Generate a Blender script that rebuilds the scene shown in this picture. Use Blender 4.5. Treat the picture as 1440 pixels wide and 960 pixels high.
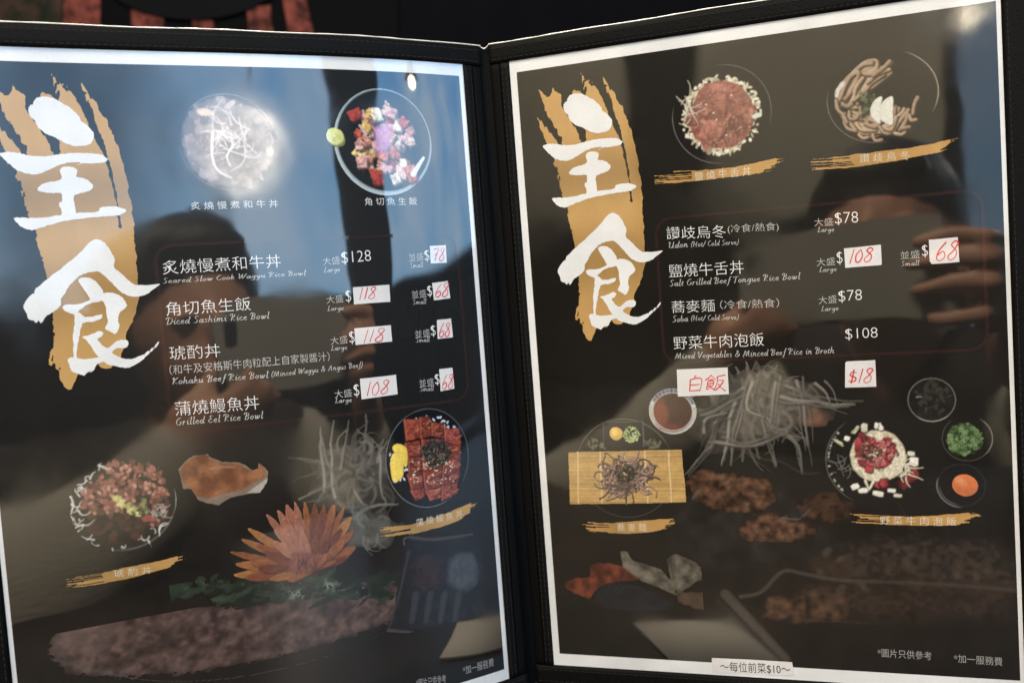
import bpy, bmesh, math, random
import numpy as np
from mathutils import Vector, Matrix

random.seed(7)
SC = bpy.context.scene
COL = SC.collection
for o in list(bpy.data.objects):
    bpy.data.objects.remove(o)

# ------------------------------------------------------------------ geometry of camera and pages
FPX = 1275.14                      # focal length in pixels of a 1440 wide frame
WM = np.array([[0.997156291, -0.075361337, 0.0], [-0.004469172, -0.05913461, 0.998240013], [-0.075228702, -0.995401309, -0.059303251]])
ZC = 0.2065                        # height of the lens above the table top (m)
PW, PH = 210.0, 297.0


def rod(r):
    t = np.linalg.norm(r); k = r / t
    K = np.array([[0, -k[2], k[1]], [k[2], 0, -k[0]], [-k[1], k[0], 0]])
    return np.eye(3) + math.sin(t) * K + (1 - math.cos(t)) * K @ K


PG = {'R': (rod(np.array([0.08447109, 0.3128289, -0.06385812])), np.array([109.5888944, 8.9710438, 411.3124362]), (0.006, 0.025)),
      'L': (rod(np.array([0.02922975, -0.41996166, -0.08322155])), np.array([-107.9211537, 25.805725, 394.1963217]), (-3.3267, -5.04346))}


def zf(s, x):
    c = PG[s][2]; u = x / PW * 2 - 1
    u = np.clip(u, -1.12, 1.12)
    return c[0] * (1 - u * u) + c[1] * (u - u ** 3)


def to_page(s, px, py):
    """a point of the photograph -> millimetres on the curved sheet (x right, y down)"""
    R, t, c = PG[s]
    d = np.array([(px - 720) / FPX, (py - 480) / FPX, 1.0])
    o = R.T @ (-t); q = R.T @ d
    z = 0.0; x = y = 0.0
    for _ in range(30):
        k = (z - o[2]) / q[2]
        x = o[0] + k * q[0] + PW / 2; y = o[1] + k * q[1] + PH / 2
        z = zf(s, x)
    return float(x), float(y)


def ps(s, pts, ox=0.0, oy=0.0, sc=1.0):
    return [to_page(s, ox + a / sc, oy + b / sc) for a, b in pts]


def S(s, x, y, lift=0.0):
    """page millimetres -> page-local metres (x right, y up, z towards the reader)"""
    return ((x - PW / 2) / 1000.0, -(y - PH / 2) / 1000.0, (-zf(s, x) + lift) / 1000.0)


def wpt(cx, cy, cz):               # camera-frame metres -> world
    v = WM @ np.array([cx, cy, cz]); return Vector((v[0], v[1], v[2] + ZC))


def at(px, py, ydist):             # point seen at a pixel, on the upright plane y = ydist
    d = WM @ np.array([(px - 720) / FPX, (py - 480) / FPX, 1.0])
    v = d * (ydist / d[1]); return Vector((v[0], v[1], v[2] + ZC))


def lin(c):
    return tuple((v / 255 / 12.92) if v / 255 <= 0.04045 else ((v / 255 + 0.055) / 1.055) ** 2.4 for v in c)


# ------------------------------------------------------------------ camera
cam = bpy.data.cameras.new('camera')
cam.sensor_width = 36.0; cam.lens = FPX / 1440 * 36; cam.clip_start = 0.003; cam.clip_end = 500
camo = bpy.data.objects.new('camera', cam); COL.objects.link(camo); SC.camera = camo
m = Matrix.Identity(4)
for i in range(3):
    m[i][0] = WM[i][0]; m[i][1] = -WM[i][1]; m[i][2] = -WM[i][2]
m[2][3] = ZC
camo.matrix_world = m
cam.dof.use_dof = True; cam.dof.focus_distance = 0.40; cam.dof.aperture_fstop = 9.0

# ------------------------------------------------------------------ world, lamps, exposure
w = bpy.data.worlds.new('World'); SC.world = w; w.use_nodes = True
w.node_tree.nodes['Background'].inputs[0].default_value = (*lin((196, 176, 150)), 1)
w.node_tree.nodes['Background'].inputs[1].default_value = 0.09
SC.view_settings.view_transform = 'Standard'; SC.view_settings.look = 'None'
SC.view_settings.exposure = 0.0; SC.view_settings.gamma = 1.0; SC.view_settings.use_curve_mapping = False


def area(name, loc, target, size, power, color):
    l = bpy.data.lights.new(name, 'AREA'); l.shape = 'DISK'; l.size = size; l.energy = power; l.color = color
    o = bpy.data.objects.new(name, l); COL.objects.link(o); o.location = loc
    o.rotation_euler = (Vector(target) - Vector(loc)).to_track_quat('-Z', 'Y').to_euler()
    return o


area('ceiling_lamp', (-0.55, -0.75, ZC + 1.75), (0.1, 0.42, ZC - 0.05), 0.9, 45, (1.0, 0.87, 0.70))
area('wall_lamp', (-0.9, -1.5, ZC + 2.0), (-0.8, -2.5, ZC + 0.5), 0.6, 90, (1.0, 0.90, 0.72))


def spot(name, loc, target, power, color, deg, blend=0.6, size=0.12):
    l = bpy.data.lights.new(name, 'SPOT'); l.energy = power; l.color = color; l.spot_size = math.radians(deg); l.spot_blend = blend; l.shadow_soft_size = size
    o = bpy.data.objects.new(name, l); COL.objects.link(o); o.location = loc
    o.rotation_euler = (Vector(target) - Vector(loc)).to_track_quat('-Z', 'Y').to_euler()
    return o


spot('table_spot', (-0.15, 0.75, ZC + 1.5), (0.0, -0.15, ZC - 0.12), 520, (1.0, 0.86, 0.66), 48)

# ------------------------------------------------------------------ helpers


def tag(o, label=None, cat=None, group=None, kind=None):
    if label: o['label'] = label
    if cat: o['category'] = cat
    if group: o['group'] = group
    if kind: o['kind'] = kind
    return o


def empty(name, loc=(0, 0, 0)):
    o = bpy.data.objects.new(name, None); COL.objects.link(o); o.location = loc
    o.empty_display_size = 0.02
    return o


def mesh_obj(name, verts, faces, mat, parent=None, smooth=False, mats=None, fmat=None):
    me = bpy.data.meshes.new(name)
    me.from_pydata([tuple(v) for v in verts], [], [tuple(f) for f in faces])
    for mt in (mats or [mat]): me.materials.append(mt)
    if fmat: me.polygons.foreach_set('material_index', fmat)
    if smooth: me.polygons.foreach_set('use_smooth', [True] * len(me.polygons))
    me.update()
    o = bpy.data.objects.new(name, me); COL.objects.link(o)
    if parent: o.parent = parent
    return o


def bm_obj(name, bm, mat, parent=None, smooth=False):
    me = bpy.data.meshes.new(name); bm.to_mesh(me); bm.free(); me.materials.append(mat)
    if smooth: me.polygons.foreach_set('use_smooth', [True] * len(me.polygons))
    o = bpy.data.objects.new(name, me); COL.objects.link(o)
    if parent: o.parent = parent
    return o


def nodes_of(name):
    mt = bpy.data.materials.new(name); mt.use_nodes = True
    nt = mt.node_tree; return mt, nt, nt.nodes['Principled BSDF']


def plain(name, col, rough=0.6, spec=0.5, bump=0.0, bscale=200.0, var=0.0, metallic=0.0, emit=None, es=0.0):
    mt, nt, b = nodes_of(name)
    b.inputs['Roughness'].default_value = rough; b.inputs['Specular IOR Level'].default_value = spec
    b.inputs['Metallic'].default_value = metallic
    b.inputs['Base Color'].default_value = (*col, 1)
    tc = nt.nodes.new('ShaderNodeTexCoord')
    if var or bump:
        nz = nt.nodes.new('ShaderNodeTexNoise'); nz.inputs['Scale'].default_value = bscale; nz.inputs['Detail'].default_value = 6
        nt.links.new(tc.outputs['Object'], nz.inputs['Vector'])
    if var:
        mx = nt.nodes.new('ShaderNodeMix'); mx.data_type = 'RGBA'
        mx.inputs[6].default_value = (*[c * (1 - var) for c in col], 1); mx.inputs[7].default_value = (*[min(1, c * (1 + var)) for c in col], 1)
        nt.links.new(nz.outputs['Fac'], mx.inputs[0]); nt.links.new(mx.outputs[2], b.inputs['Base Color'])
    if bump:
        bp = nt.nodes.new('ShaderNodeBump'); bp.inputs['Strength'].default_value = 1.0; bp.inputs['Distance'].default_value = bump
        nt.links.new(nz.outputs['Fac'], bp.inputs['Height']); nt.links.new(bp.outputs['Normal'], b.inputs['Normal'])
    if emit:
        b.inputs['Emission Color'].default_value = (*emit, 1); b.inputs['Emission Strength'].default_value = es
    return mt


# paper under a clear film: matt ink below, a smooth wavy coat above
CREASES = {'L': [(104.0, 39.0, 36.0)], 'R': [(400.0, 400.0, 1.0)]}
TILT = {'L': 0.0717, 'R': -0.053}


def film(nt, b, side):
    b.inputs['Roughness'].default_value = 0.42; b.inputs['Specular IOR Level'].default_value = 0.09
    b.inputs['Coat Weight'].default_value = 1.0; b.inputs['Coat IOR'].default_value = 1.72
    N = nt.nodes.new; K = nt.links.new
    tc = N('ShaderNodeTexCoord'); P = tc.outputs['Object']
    sx = N('ShaderNodeSeparateXYZ'); K(P, sx.inputs[0])

    def math_(op, a, b_):
        n = N('ShaderNodeMath'); n.operation = op
        for i, v in enumerate((a, b_)):
            if hasattr(v, 'links'): K(v, n.inputs[i])
            else: n.inputs[i].default_value = v
        return n.outputs[0]

    def noise(scale, det, seed):
        mp = N('ShaderNodeMapping'); mp.inputs['Location'].default_value = (seed, seed * 1.7, 0.0); K(P, mp.inputs[0])
        n = N('ShaderNodeTexNoise'); n.inputs['Scale'].default_value = scale; n.inputs['Detail'].default_value = det
        K(mp.outputs[0], n.inputs['Vector']); return n.outputs['Fac']
    h = math_('MULTIPLY', sx.outputs[0], TILT[side])
    sd = 3.1 if side == 'L' else 9.4
    h = math_('ADD', h, math_('MULTIPLY', noise(11.0, 0.0, sd), 0.0008))
    h = math_('ADD', h, math_('MULTIPLY', noise(34.0, 0.5, sd + 2), 0.00018))
    crease = None
    for (cx, cy, r) in CREASES[side]:
        d = N('ShaderNodeVectorMath'); d.operation = 'DISTANCE'; K(P, d.inputs[0])
        d.inputs[1].default_value = S(side, cx, cy)
        g = N('ShaderNodeMapRange'); g.interpolation_type = 'SMOOTHSTEP'
        g.inputs[1].default_value = r / 1000; g.inputs[2].default_value = 0.0
        K(d.outputs['Value'], g.inputs[0]); crease = g.outputs[0]
    cn = math_('MULTIPLY', math_('MULTIPLY', noise(60.0, 1.0, sd + 5), 0.0006), crease)
    h = math_('ADD', h, cn)
    bp = N('ShaderNodeBump'); bp.inputs['Strength'].default_value = 1.0; bp.inputs['Distance'].default_value = 1.0
    K(h, bp.inputs['Height']); K(bp.outputs['Normal'], b.inputs['Coat Normal'])
    sm = N('ShaderNodeMapRange'); sm.interpolation_type = 'SMOOTHSTEP'; K(noise(16.0, 5.0, sd + 8), sm.inputs[0])      # finger smears
    sm.inputs[1].default_value = 0.48; sm.inputs[2].default_value = 0.72; sm.inputs[3].default_value = 0.030; sm.inputs[4].default_value = 0.15
    K(math_('ADD', math_('MULTIPLY', crease, 0.30), sm.outputs[0]), b.inputs['Coat Roughness'])


_cache = {}


def ink(side, name, col, rough=None):
    key = (side, name)
    if key not in _cache:
        mt, nt, b = nodes_of(name + '_' + ('left_sheet' if side == 'L' else 'right_sheet'))
        nz = nt.nodes.new('ShaderNodeTexNoise'); nz.inputs['Scale'].default_value = 900; nz.inputs['Detail'].default_value = 2
        tc = nt.nodes.new('ShaderNodeTexCoord'); nt.links.new(tc.outputs['Object'], nz.inputs['Vector'])
        mx = nt.nodes.new('ShaderNodeMix'); mx.data_type = 'RGBA'
        mx.inputs[6].default_value = (*[c * 0.93 for c in col], 1); mx.inputs[7].default_value = (*[min(1, c * 1.05) for c in col], 1)
        nt.links.new(nz.outputs['Fac'], mx.inputs[0])
        n2 = nt.nodes.new('ShaderNodeTexNoise'); n2.inputs['Scale'].default_value = 45; n2.inputs['Detail'].default_value = 5; nt.links.new(tc.outputs['Object'], n2.inputs['Vector'])
        r2 = nt.nodes.new('ShaderNodeMapRange'); r2.inputs[1].default_value = 0.3; r2.inputs[2].default_value = 0.7; r2.inputs[3].default_value = 0.86; r2.inputs[4].default_value = 1.0; nt.links.new(n2.outputs['Fac'], r2.inputs[0])
        vm = nt.nodes.new('ShaderNodeVectorMath'); vm.operation = 'SCALE'; nt.links.new(mx.outputs[2], vm.inputs[0]); nt.links.new(r2.outputs[0], vm.inputs['Scale'])
        nt.links.new(vm.outputs[0], b.inputs['Base Color'])
        film(nt, b, side); _cache[key] = mt
    return _cache[key]


def photo_ink(side):
    key = (side, 'photo')
    if key not in _cache:
        mt, nt, b = nodes_of('printed_photo_' + ('left_sheet' if side == 'L' else 'right_sheet'))
        a = nt.nodes.new('ShaderNodeAttribute'); a.attribute_name = 'print'
        nt.links.new(a.outputs['Color'], b.inputs['Base Color'])
        film(nt, b, side); _cache[key] = mt
    return _cache[key]


# ------------------------------------------------------------------ printed pictures: numpy canvases laid on the sheet as fine coloured grids
def vnoise(shape, cells, seed, octv=3):
    rg = np.random.RandomState(seed); out = np.zeros(shape); amp = 1.0; tot = 0
    for o in range(octv):
        n = int(max(2, cells * 2 ** o)) + 2
        g = rg.rand(n, n)
        yy = np.linspace(0, n - 1.001, shape[0]); xx = np.linspace(0, n - 1.001, shape[1])
        y0 = yy.astype(int); x0 = xx.astype(int); fy = (yy - y0)[:, None]; fx = (xx - x0)[None, :]
        fy = fy * fy * (3 - 2 * fy); fx = fx * fx * (3 - 2 * fx)
        v = g[y0][:, x0] * (1 - fy) * (1 - fx) + g[y0 + 1][:, x0] * fy * (1 - fx) + g[y0][:, x0 + 1] * (1 - fy) * fx + g[y0 + 1][:, x0 + 1] * fy * fx
        out += v * amp; tot += amp; amp *= 0.5
    return out / tot


class Canvas:
    def __init__(s, x0, y0, x1, y1, res=0.3, base=(28, 25, 22)):
        s.x0, s.y0, s.res = x0, y0, res
        s.nx = int((x1 - x0) / res) + 1; s.ny = int((y1 - y0) / res) + 1
        s.rgb = np.zeros((s.ny, s.nx, 3)) + np.array(lin(base)); s.a = np.zeros((s.ny, s.nx))
        s.X, s.Y = np.meshgrid(x0 + np.arange(s.nx) * res, y0 + np.arange(s.ny) * res)
        s.k = 0

    def win(s, xa, ya, xb, yb):
        i0 = max(0, int((xa - s.x0) / s.res) - 1); i1 = min(s.nx, int((xb - s.x0) / s.res) + 3)
        j0 = max(0, int((ya - s.y0) / s.res) - 1); j1 = min(s.ny, int((yb - s.y0) / s.res) + 3)
        return slice(j0, max(j0, j1)), slice(i0, max(i0, i1))

    def put(s, sl, mk, col, keep=False):
        if mk.size == 0: return
        col = np.array(lin(col)) if not isinstance(col, np.ndarray) else col
        mk = np.clip(mk, 0, 1)
        s.rgb[sl] = s.rgb[sl] * (1 - mk[..., None]) + col * mk[..., None]
        if not keep: s.a[sl] = np.maximum(s.a[sl], mk)

    def ell(s, cx, cy, rx, ry, col, rot=0, alpha=1, soft=0.3, rough=0.0, tex=0.0, keep=False, shade=None):
        r = max(rx, ry) * (1.3 + rough) + soft
        sl = s.win(cx - r, cy - r, cx + r, cy + r); X = s.X[sl] - cx; Y = s.Y[sl] - cy
        if X.size == 0: return
        c, n = math.cos(rot), math.sin(rot); u = (X * c + Y * n) / rx; v = (-X * n + Y * c) / ry
        d = np.sqrt(u * u + v * v); s.k += 1
        if rough: d = d * (1 + rough * (vnoise(X.shape, 5, s.k + 100) - 0.5) * 2)
        mk = np.clip((1 - d) * min(rx, ry) / soft + 0.5, 0, 1) * alpha
        colr = np.array(lin(col))[None, None, :] * np.ones(X.shape + (1,))
        if tex: colr = colr * (1 + tex * (vnoise(X.shape, max(3, r / 1.2), s.k + 300, 3) - 0.5) * 2)[..., None]
        if shade is not None: colr = colr * np.clip(1 + shade[2] * (u * shade[0] + v * shade[1]), 0.2, 2)[..., None]
        s.put(sl, mk, colr, keep)

    def ring(s, cx, cy, rx, ry, wd, col, rot=0, alpha=1, a0=-9, a1=9, soft=0.25, keep=False):
        r = max(rx, ry) + wd + 1
        sl = s.win(cx - r, cy - r, cx + r, cy + r); X = s.X[sl] - cx; Y = s.Y[sl] - cy
        c, n = math.cos(rot), math.sin(rot); u = (X * c + Y * n) / rx; v = (-X * n + Y * c) / ry
        d = np.abs(np.sqrt(u * u + v * v) - 1) * min(rx, ry)
        mk = np.clip((wd / 2 - d) / soft + 0.5, 0, 1) * alpha
        if a0 > -9:
            an = np.arctan2(v, u); mid = (a0 + a1) / 2; df = np.abs((an - mid + math.pi) % (2 * math.pi) - math.pi)
            mk = mk * np.clip(((a1 - a0) / 2 - df) * 3 + 0.5, 0, 1)
        s.put(sl, mk, col, keep)

    def line(s, pts, w0, col, w1=None, alpha=1, soft=0.25, keep=False):
        w1 = w0 if w1 is None else w1; n = len(pts) - 1
        xs = [p[0] for p in pts]; ys = [p[1] for p in pts]; r = max(w0, w1) + soft
        sl = s.win(min(xs) - r, min(ys) - r, max(xs) + r, max(ys) + r); X = s.X[sl]; Y = s.Y[sl]
        if X.size == 0: return
        best = np.full(X.shape, -9.0)
        for i in range(n):
            ax, ay = pts[i]; bx, by = pts[i + 1]; dx, dy = bx - ax, by - ay; L = dx * dx + dy * dy + 1e-9
            t = np.clip(((X - ax) * dx + (Y - ay) * dy) / L, 0, 1)
            d = np.hypot(X - ax - t * dx, Y - ay - t * dy); wd = w0 + (w1 - w0) * (i + t) / n
            best = np.maximum(best, (wd / 2 - d))
        s.put(sl, np.clip(best / soft + 0.5, 0, 1) * alpha, col, keep)

    def sdf(s, pts, sl):
        X = s.X[sl]; Y = s.Y[sl]; ins = np.zeros(X.shape, bool); dist = np.full(X.shape, 1e9); n = len(pts)
        for i in range(n):
            ax, ay = pts[i]; bx, by = pts[(i + 1) % n]; dx, dy = bx - ax, by - ay; L = dx * dx + dy * dy + 1e-9
            t = np.clip(((X - ax) * dx + (Y - ay) * dy) / L, 0, 1)
            dist = np.minimum(dist, np.hypot(X - ax - t * dx, Y - ay - t * dy))
            if abs(dy) > 1e-9:
                cond = ((ay > Y) != (by > Y)) & (X < (bx - ax) * (Y - ay) / (by - ay) + ax); ins ^= cond
        return np.where(ins, dist, -dist)

    def poly(s, pts, col, alpha=1, soft=0.3, rough=0.0, tex=0.0, keep=False, grad=None, cells=None):
        xs = [p[0] for p in pts]; ys = [p[1] for p in pts]; r = soft + rough + 0.5
        sl = s.win(min(xs) - r, min(ys) - r, max(xs) + r, max(ys) + r)
        if s.X[sl].size == 0: return
        d = s.sdf(pts, sl); s.k += 1
        if rough: d = d + rough * (vnoise(d.shape, cells or max(4, max(d.shape) * s.res / 2.5), s.k + 500) - 0.5) * 2
        mk = np.clip(d / soft + 0.5, 0, 1) * alpha
        colr = np.array(lin(col))[None, None, :] * np.ones(d.shape + (1,))
        if tex: colr = colr * (1 + tex * (vnoise(d.shape, max(4, max(d.shape) * s.res / 3), s.k + 700) - 0.5) * 2)[..., None]
        if grad: colr = colr * grad(s.X[sl], s.Y[sl])[..., None]
        s.put(sl, mk, colr, keep)

    def relief(s, pts, dark, light, cell=2.0, k=1.5, alpha=1, soft=0.6, rough=0.6, stretch=1.0, keep=False, octv=4, low=.3, high=.72):
        """mottled, lumpy printed texture inside an outline"""
        xs = [p[0] for p in pts]; ys = [p[1] for p in pts]; r = soft + rough + 0.5
        sl = s.win(min(xs) - r, min(ys) - r, max(xs) + r, max(ys) + r)
        if s.X[sl].size == 0: return
        s.k += 1; sh = s.X[sl].shape; m_ = max(sh)
        n = vnoise((int(m_ * stretch) + 2, m_), max(3, m_ * s.res / cell), s.k + 900, octv)[:sh[0], :sh[1]]
        d = s.sdf(pts, sl) + rough * (vnoise(sh, max(4, m_ * s.res / 2.5), s.k + 500) - .5) * 2
        gy_, gx_ = np.gradient(n); lit = np.clip(1 + k * (-gy_ - .4 * gx_) / s.res, .45, 1.7)
        t = np.clip((n - low) / (high - low), 0, 1)[..., None]
        colr = (np.array(lin(dark)) * (1 - t) + np.array(lin(light)) * t) * lit[..., None]
        s.put(sl, np.clip(d / soft + .5, 0, 1) * alpha, colr, keep)

    def build(s, name, side, parent, lift, thr=0.5, label=None, blur=1, sat=0.84, grain=.3, gain=1.0):
        for _ in range(blur):
            p = np.pad(s.rgb, ((1, 1), (1, 1), (0, 0)), 'edge')
            s.rgb = (p[1:-1, 1:-1] * 2 + p[:-2, 1:-1] + p[2:, 1:-1] + p[1:-1, :-2] + p[1:-1, 2:]) / 6
        gy = s.rgb @ np.array([.3, .55, .15]); s.rgb = gy[..., None] + (s.rgb - gy[..., None]) * sat * 1.0
        s.rgb = gain * s.rgb * (1 + grain * (vnoise(s.a.shape, max(8, max(s.a.shape) * s.res / .8), 77, 2) - .5))[..., None]
        inside = s.a > thr
        q = inside[:-1, :-1] & inside[1:, :-1] & inside[:-1, 1:] & inside[1:, 1:]
        used = np.zeros_like(inside)
        used[:-1, :-1] |= q; used[1:, :-1] |= q; used[:-1, 1:] |= q; used[1:, 1:] |= q
        idx = np.full(inside.shape, -1); idx[used] = np.arange(used.sum())
        x = s.X[used]; y = s.Y[used]
        co = np.stack([(x - PW / 2) / 1000, -(y - PH / 2) / 1000, (-zf(side, x) + lift) / 1000], 1)
        j, i = np.nonzero(q)
        f = np.stack([idx[j + 1, i], idx[j + 1, i + 1], idx[j, i + 1], idx[j, i]], 1)
        me = bpy.data.meshes.new(name)
        me.vertices.add(len(co)); me.vertices.foreach_set('co', co.ravel())
        me.loops.add(f.size); me.loops.foreach_set('vertex_index', f.ravel().astype(np.int32))
        me.polygons.add(len(f)); me.polygons.foreach_set('loop_start', np.arange(0, f.size, 4, dtype=np.int32))
        me.polygons.foreach_set('use_smooth', np.ones(len(f), bool))
        at_ = me.attributes.new('print', 'FLOAT_COLOR', 'POINT')
        cc = np.ones((len(co), 4)); cc[:, :3] = np.clip(s.rgb[used], 0.004, 0.95); at_.data.foreach_set('color', cc.ravel())
        me.update(calc_edges=True); me.validate()
        me.materials.append(photo_ink(side))
        o = bpy.data.objects.new(name, me); COL.objects.link(o); o.parent = parent
        if label: o['label'] = label
        return o


def rnd(a, b): return random.uniform(a, b)


def squiggle(cx, cy, L, turn, seg=9, ang=None):
    a = rnd(0, 6.28) if ang is None else ang; x, y = cx, cy; p = [(x, y)]; k = rnd(-turn, turn)
    for _ in range(seg):
        a += k + rnd(-0.25, 0.25); x += math.cos(a) * L / seg; y += math.sin(a) * L / seg; p.append((x, y))
    return p


def disc(R=1.0):
    a = rnd(0, 6.283); r = math.sqrt(rnd(0, 1)) * R
    return math.cos(a) * r, math.sin(a) * r


# flat inked shapes (outlines), cut into narrow slices so that they follow the curve of the sheet
def flat(name, side, polys, mat, parent, lift, mats=None, label=None, step=5.0, rough=0.0):
    """polys: list of outlines in page mm (or (outline, material index))"""
    bm = bmesh.new()
    for n, pl in enumerate(polys):
        mi = 0
        if isinstance(pl, tuple) and isinstance(pl[1], int): pl, mi = pl
        vs = [bm.verts.new((p[0], p[1], n * 0.0006 + mi * 0.05)) for p in pl]
        try:
            f = bm.faces.new(vs)
        except ValueError:
            continue
        f.normal_update()
        if f.normal.z > 0: f.normal_flip()
        f.material_index = mi
    bmesh.ops.triangulate(bm, faces=bm.faces[:], ngon_method='EAR_CLIP')
    xs = [v.co.x for v in bm.verts]
    if xs and max(xs) - min(xs) > step * 1.4:
        x = min(xs) + step
        while x < max(xs):
            bmesh.ops.bisect_plane(bm, geom=bm.verts[:] + bm.edges[:] + bm.faces[:], plane_co=(x, 0, 0), plane_no=(1, 0, 0)); x += step
    for v in bm.verts:
        v.co = S(side, v.co.x, v.co.y, lift + v.co.z)
    me = bpy.data.meshes.new(name); bm.to_mesh(me); bm.free()
    for mt in (mats or [mat]): me.materials.append(mt)
    o = bpy.data.objects.new(name, me); COL.objects.link(o); o.parent = parent
    if label: o['label'] = label
    return o


def smooth_closed(pts, n=3):
    out = []; N = len(pts)
    for i in range(N):
        p0, p1, p2, p3 = pts[i - 1], pts[i], pts[(i + 1) % N], pts[(i + 2) % N]
        for k in range(n):
            t = k / n
            out.append(tuple(0.5 * (2 * p1[c] + (p2[c] - p0[c]) * t + (2 * p0[c] - 5 * p1[c] + 4 * p2[c] - p3[c]) * t * t + (3 * p1[c] - p0[c] - 3 * p2[c] + p3[c]) * t ** 3) for c in (0, 1)))
    return out


def smooth_open(pts, n=4):
    if len(pts) < 3: return list(pts)
    q = [pts[0]] + list(pts) + [pts[-1]]; out = []
    for i in range(1, len(q) - 2):
        p0, p1, p2, p3 = q[i - 1:i + 3]
        for k in range(n):
            t = k / n
            out.append(tuple(0.5 * (2 * p1[c] + (p2[c] - p0[c]) * t + (2 * p0[c] - 5 * p1[c] + 4 * p2[c] - p3[c]) * t * t + (3 * p1[c] - p0[c] - 3 * p2[c] + p3[c]) * t ** 3) for c in (0, 1)))
    out.append(tuple(pts[-1])); return out


def ribbon(pts, wfun):
    """pen stroke: outline polygons (one quad per segment) of a polyline"""
    qs = []; n = len(pts); nr = []; ws = []
    for i in range(n):
        a = pts[max(0, i - 1)]; b = pts[min(n - 1, i + 1)]
        dx, dy = b[0] - a[0], b[1] - a[1]; L = math.hypot(dx, dy) or 1e-6
        nr.append((-dy / L, dx / L)); ws.append(wfun(i / (n - 1), math.atan2(dy, dx)) / 2)
    left = [(p[0] + q[0] * w_, p[1] + q[1] * w_) for p, q, w_ in zip(pts, nr, ws)]
    right = [(p[0] - q[0] * w_, p[1] - q[1] * w_) for p, q, w_ in zip(pts, nr, ws)]
    for i in range(n - 1): qs.append([left[i], left[i + 1], right[i + 1], right[i]])
    return qs


# ---- type: the built-in letters for the square script
def type_mesh(body, offset=0.0):
    cu = bpy.data.curves.new('type', 'FONT'); cu.body = body; cu.resolution_u = 3; cu.offset = offset
    ob = bpy.data.objects.new('type', cu); COL.objects.link(ob)
    bpy.context.view_layer.update()
    me = ob.to_mesh()
    V = np.array([v.co[:] for v in me.vertices]); F = [tuple(p.vertices) for p in me.polygons]
    ob.to_mesh_clear(); bpy.data.objects.remove(ob); bpy.data.curves.remove(cu)
    return V[:, :2], F


def typeset(name, side, body, p0, p1, hpx, mat, parent, lift=0.2, offset=-0.004, space=None, label=None):
    """body between the photo points p0 and p1 (left and right end of the line at half height), hpx high"""
    (xa, ya), (xb, yb) = to_page(side, *p0), to_page(side, *p1)
    mx_, my_ = (p0[0] + p1[0]) / 2, (p0[1] + p1[1]) / 2
    h = abs(to_page(side, mx_, my_ + hpx / 2)[1] - to_page(side, mx_, my_ - hpx / 2)[1])
    V, F = type_mesh(body if space is None else space.join(body), offset)
    lo = V.min(0); hi = V.max(0)
    u = (V[:, 0] - lo[0]) / (hi[0] - lo[0]); v = (V[:, 1] - (lo[1] + hi[1]) / 2) / (hi[1] - lo[1])
    X = xa + u * (xb - xa); Y = ya + (yb - ya) * u - v * h
    co = [S(side, float(x), float(y), lift) for x, y in zip(X, Y)]
    o = mesh_obj(name, co, F, mat, parent)
    if label: o['label'] = label
    return o


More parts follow.
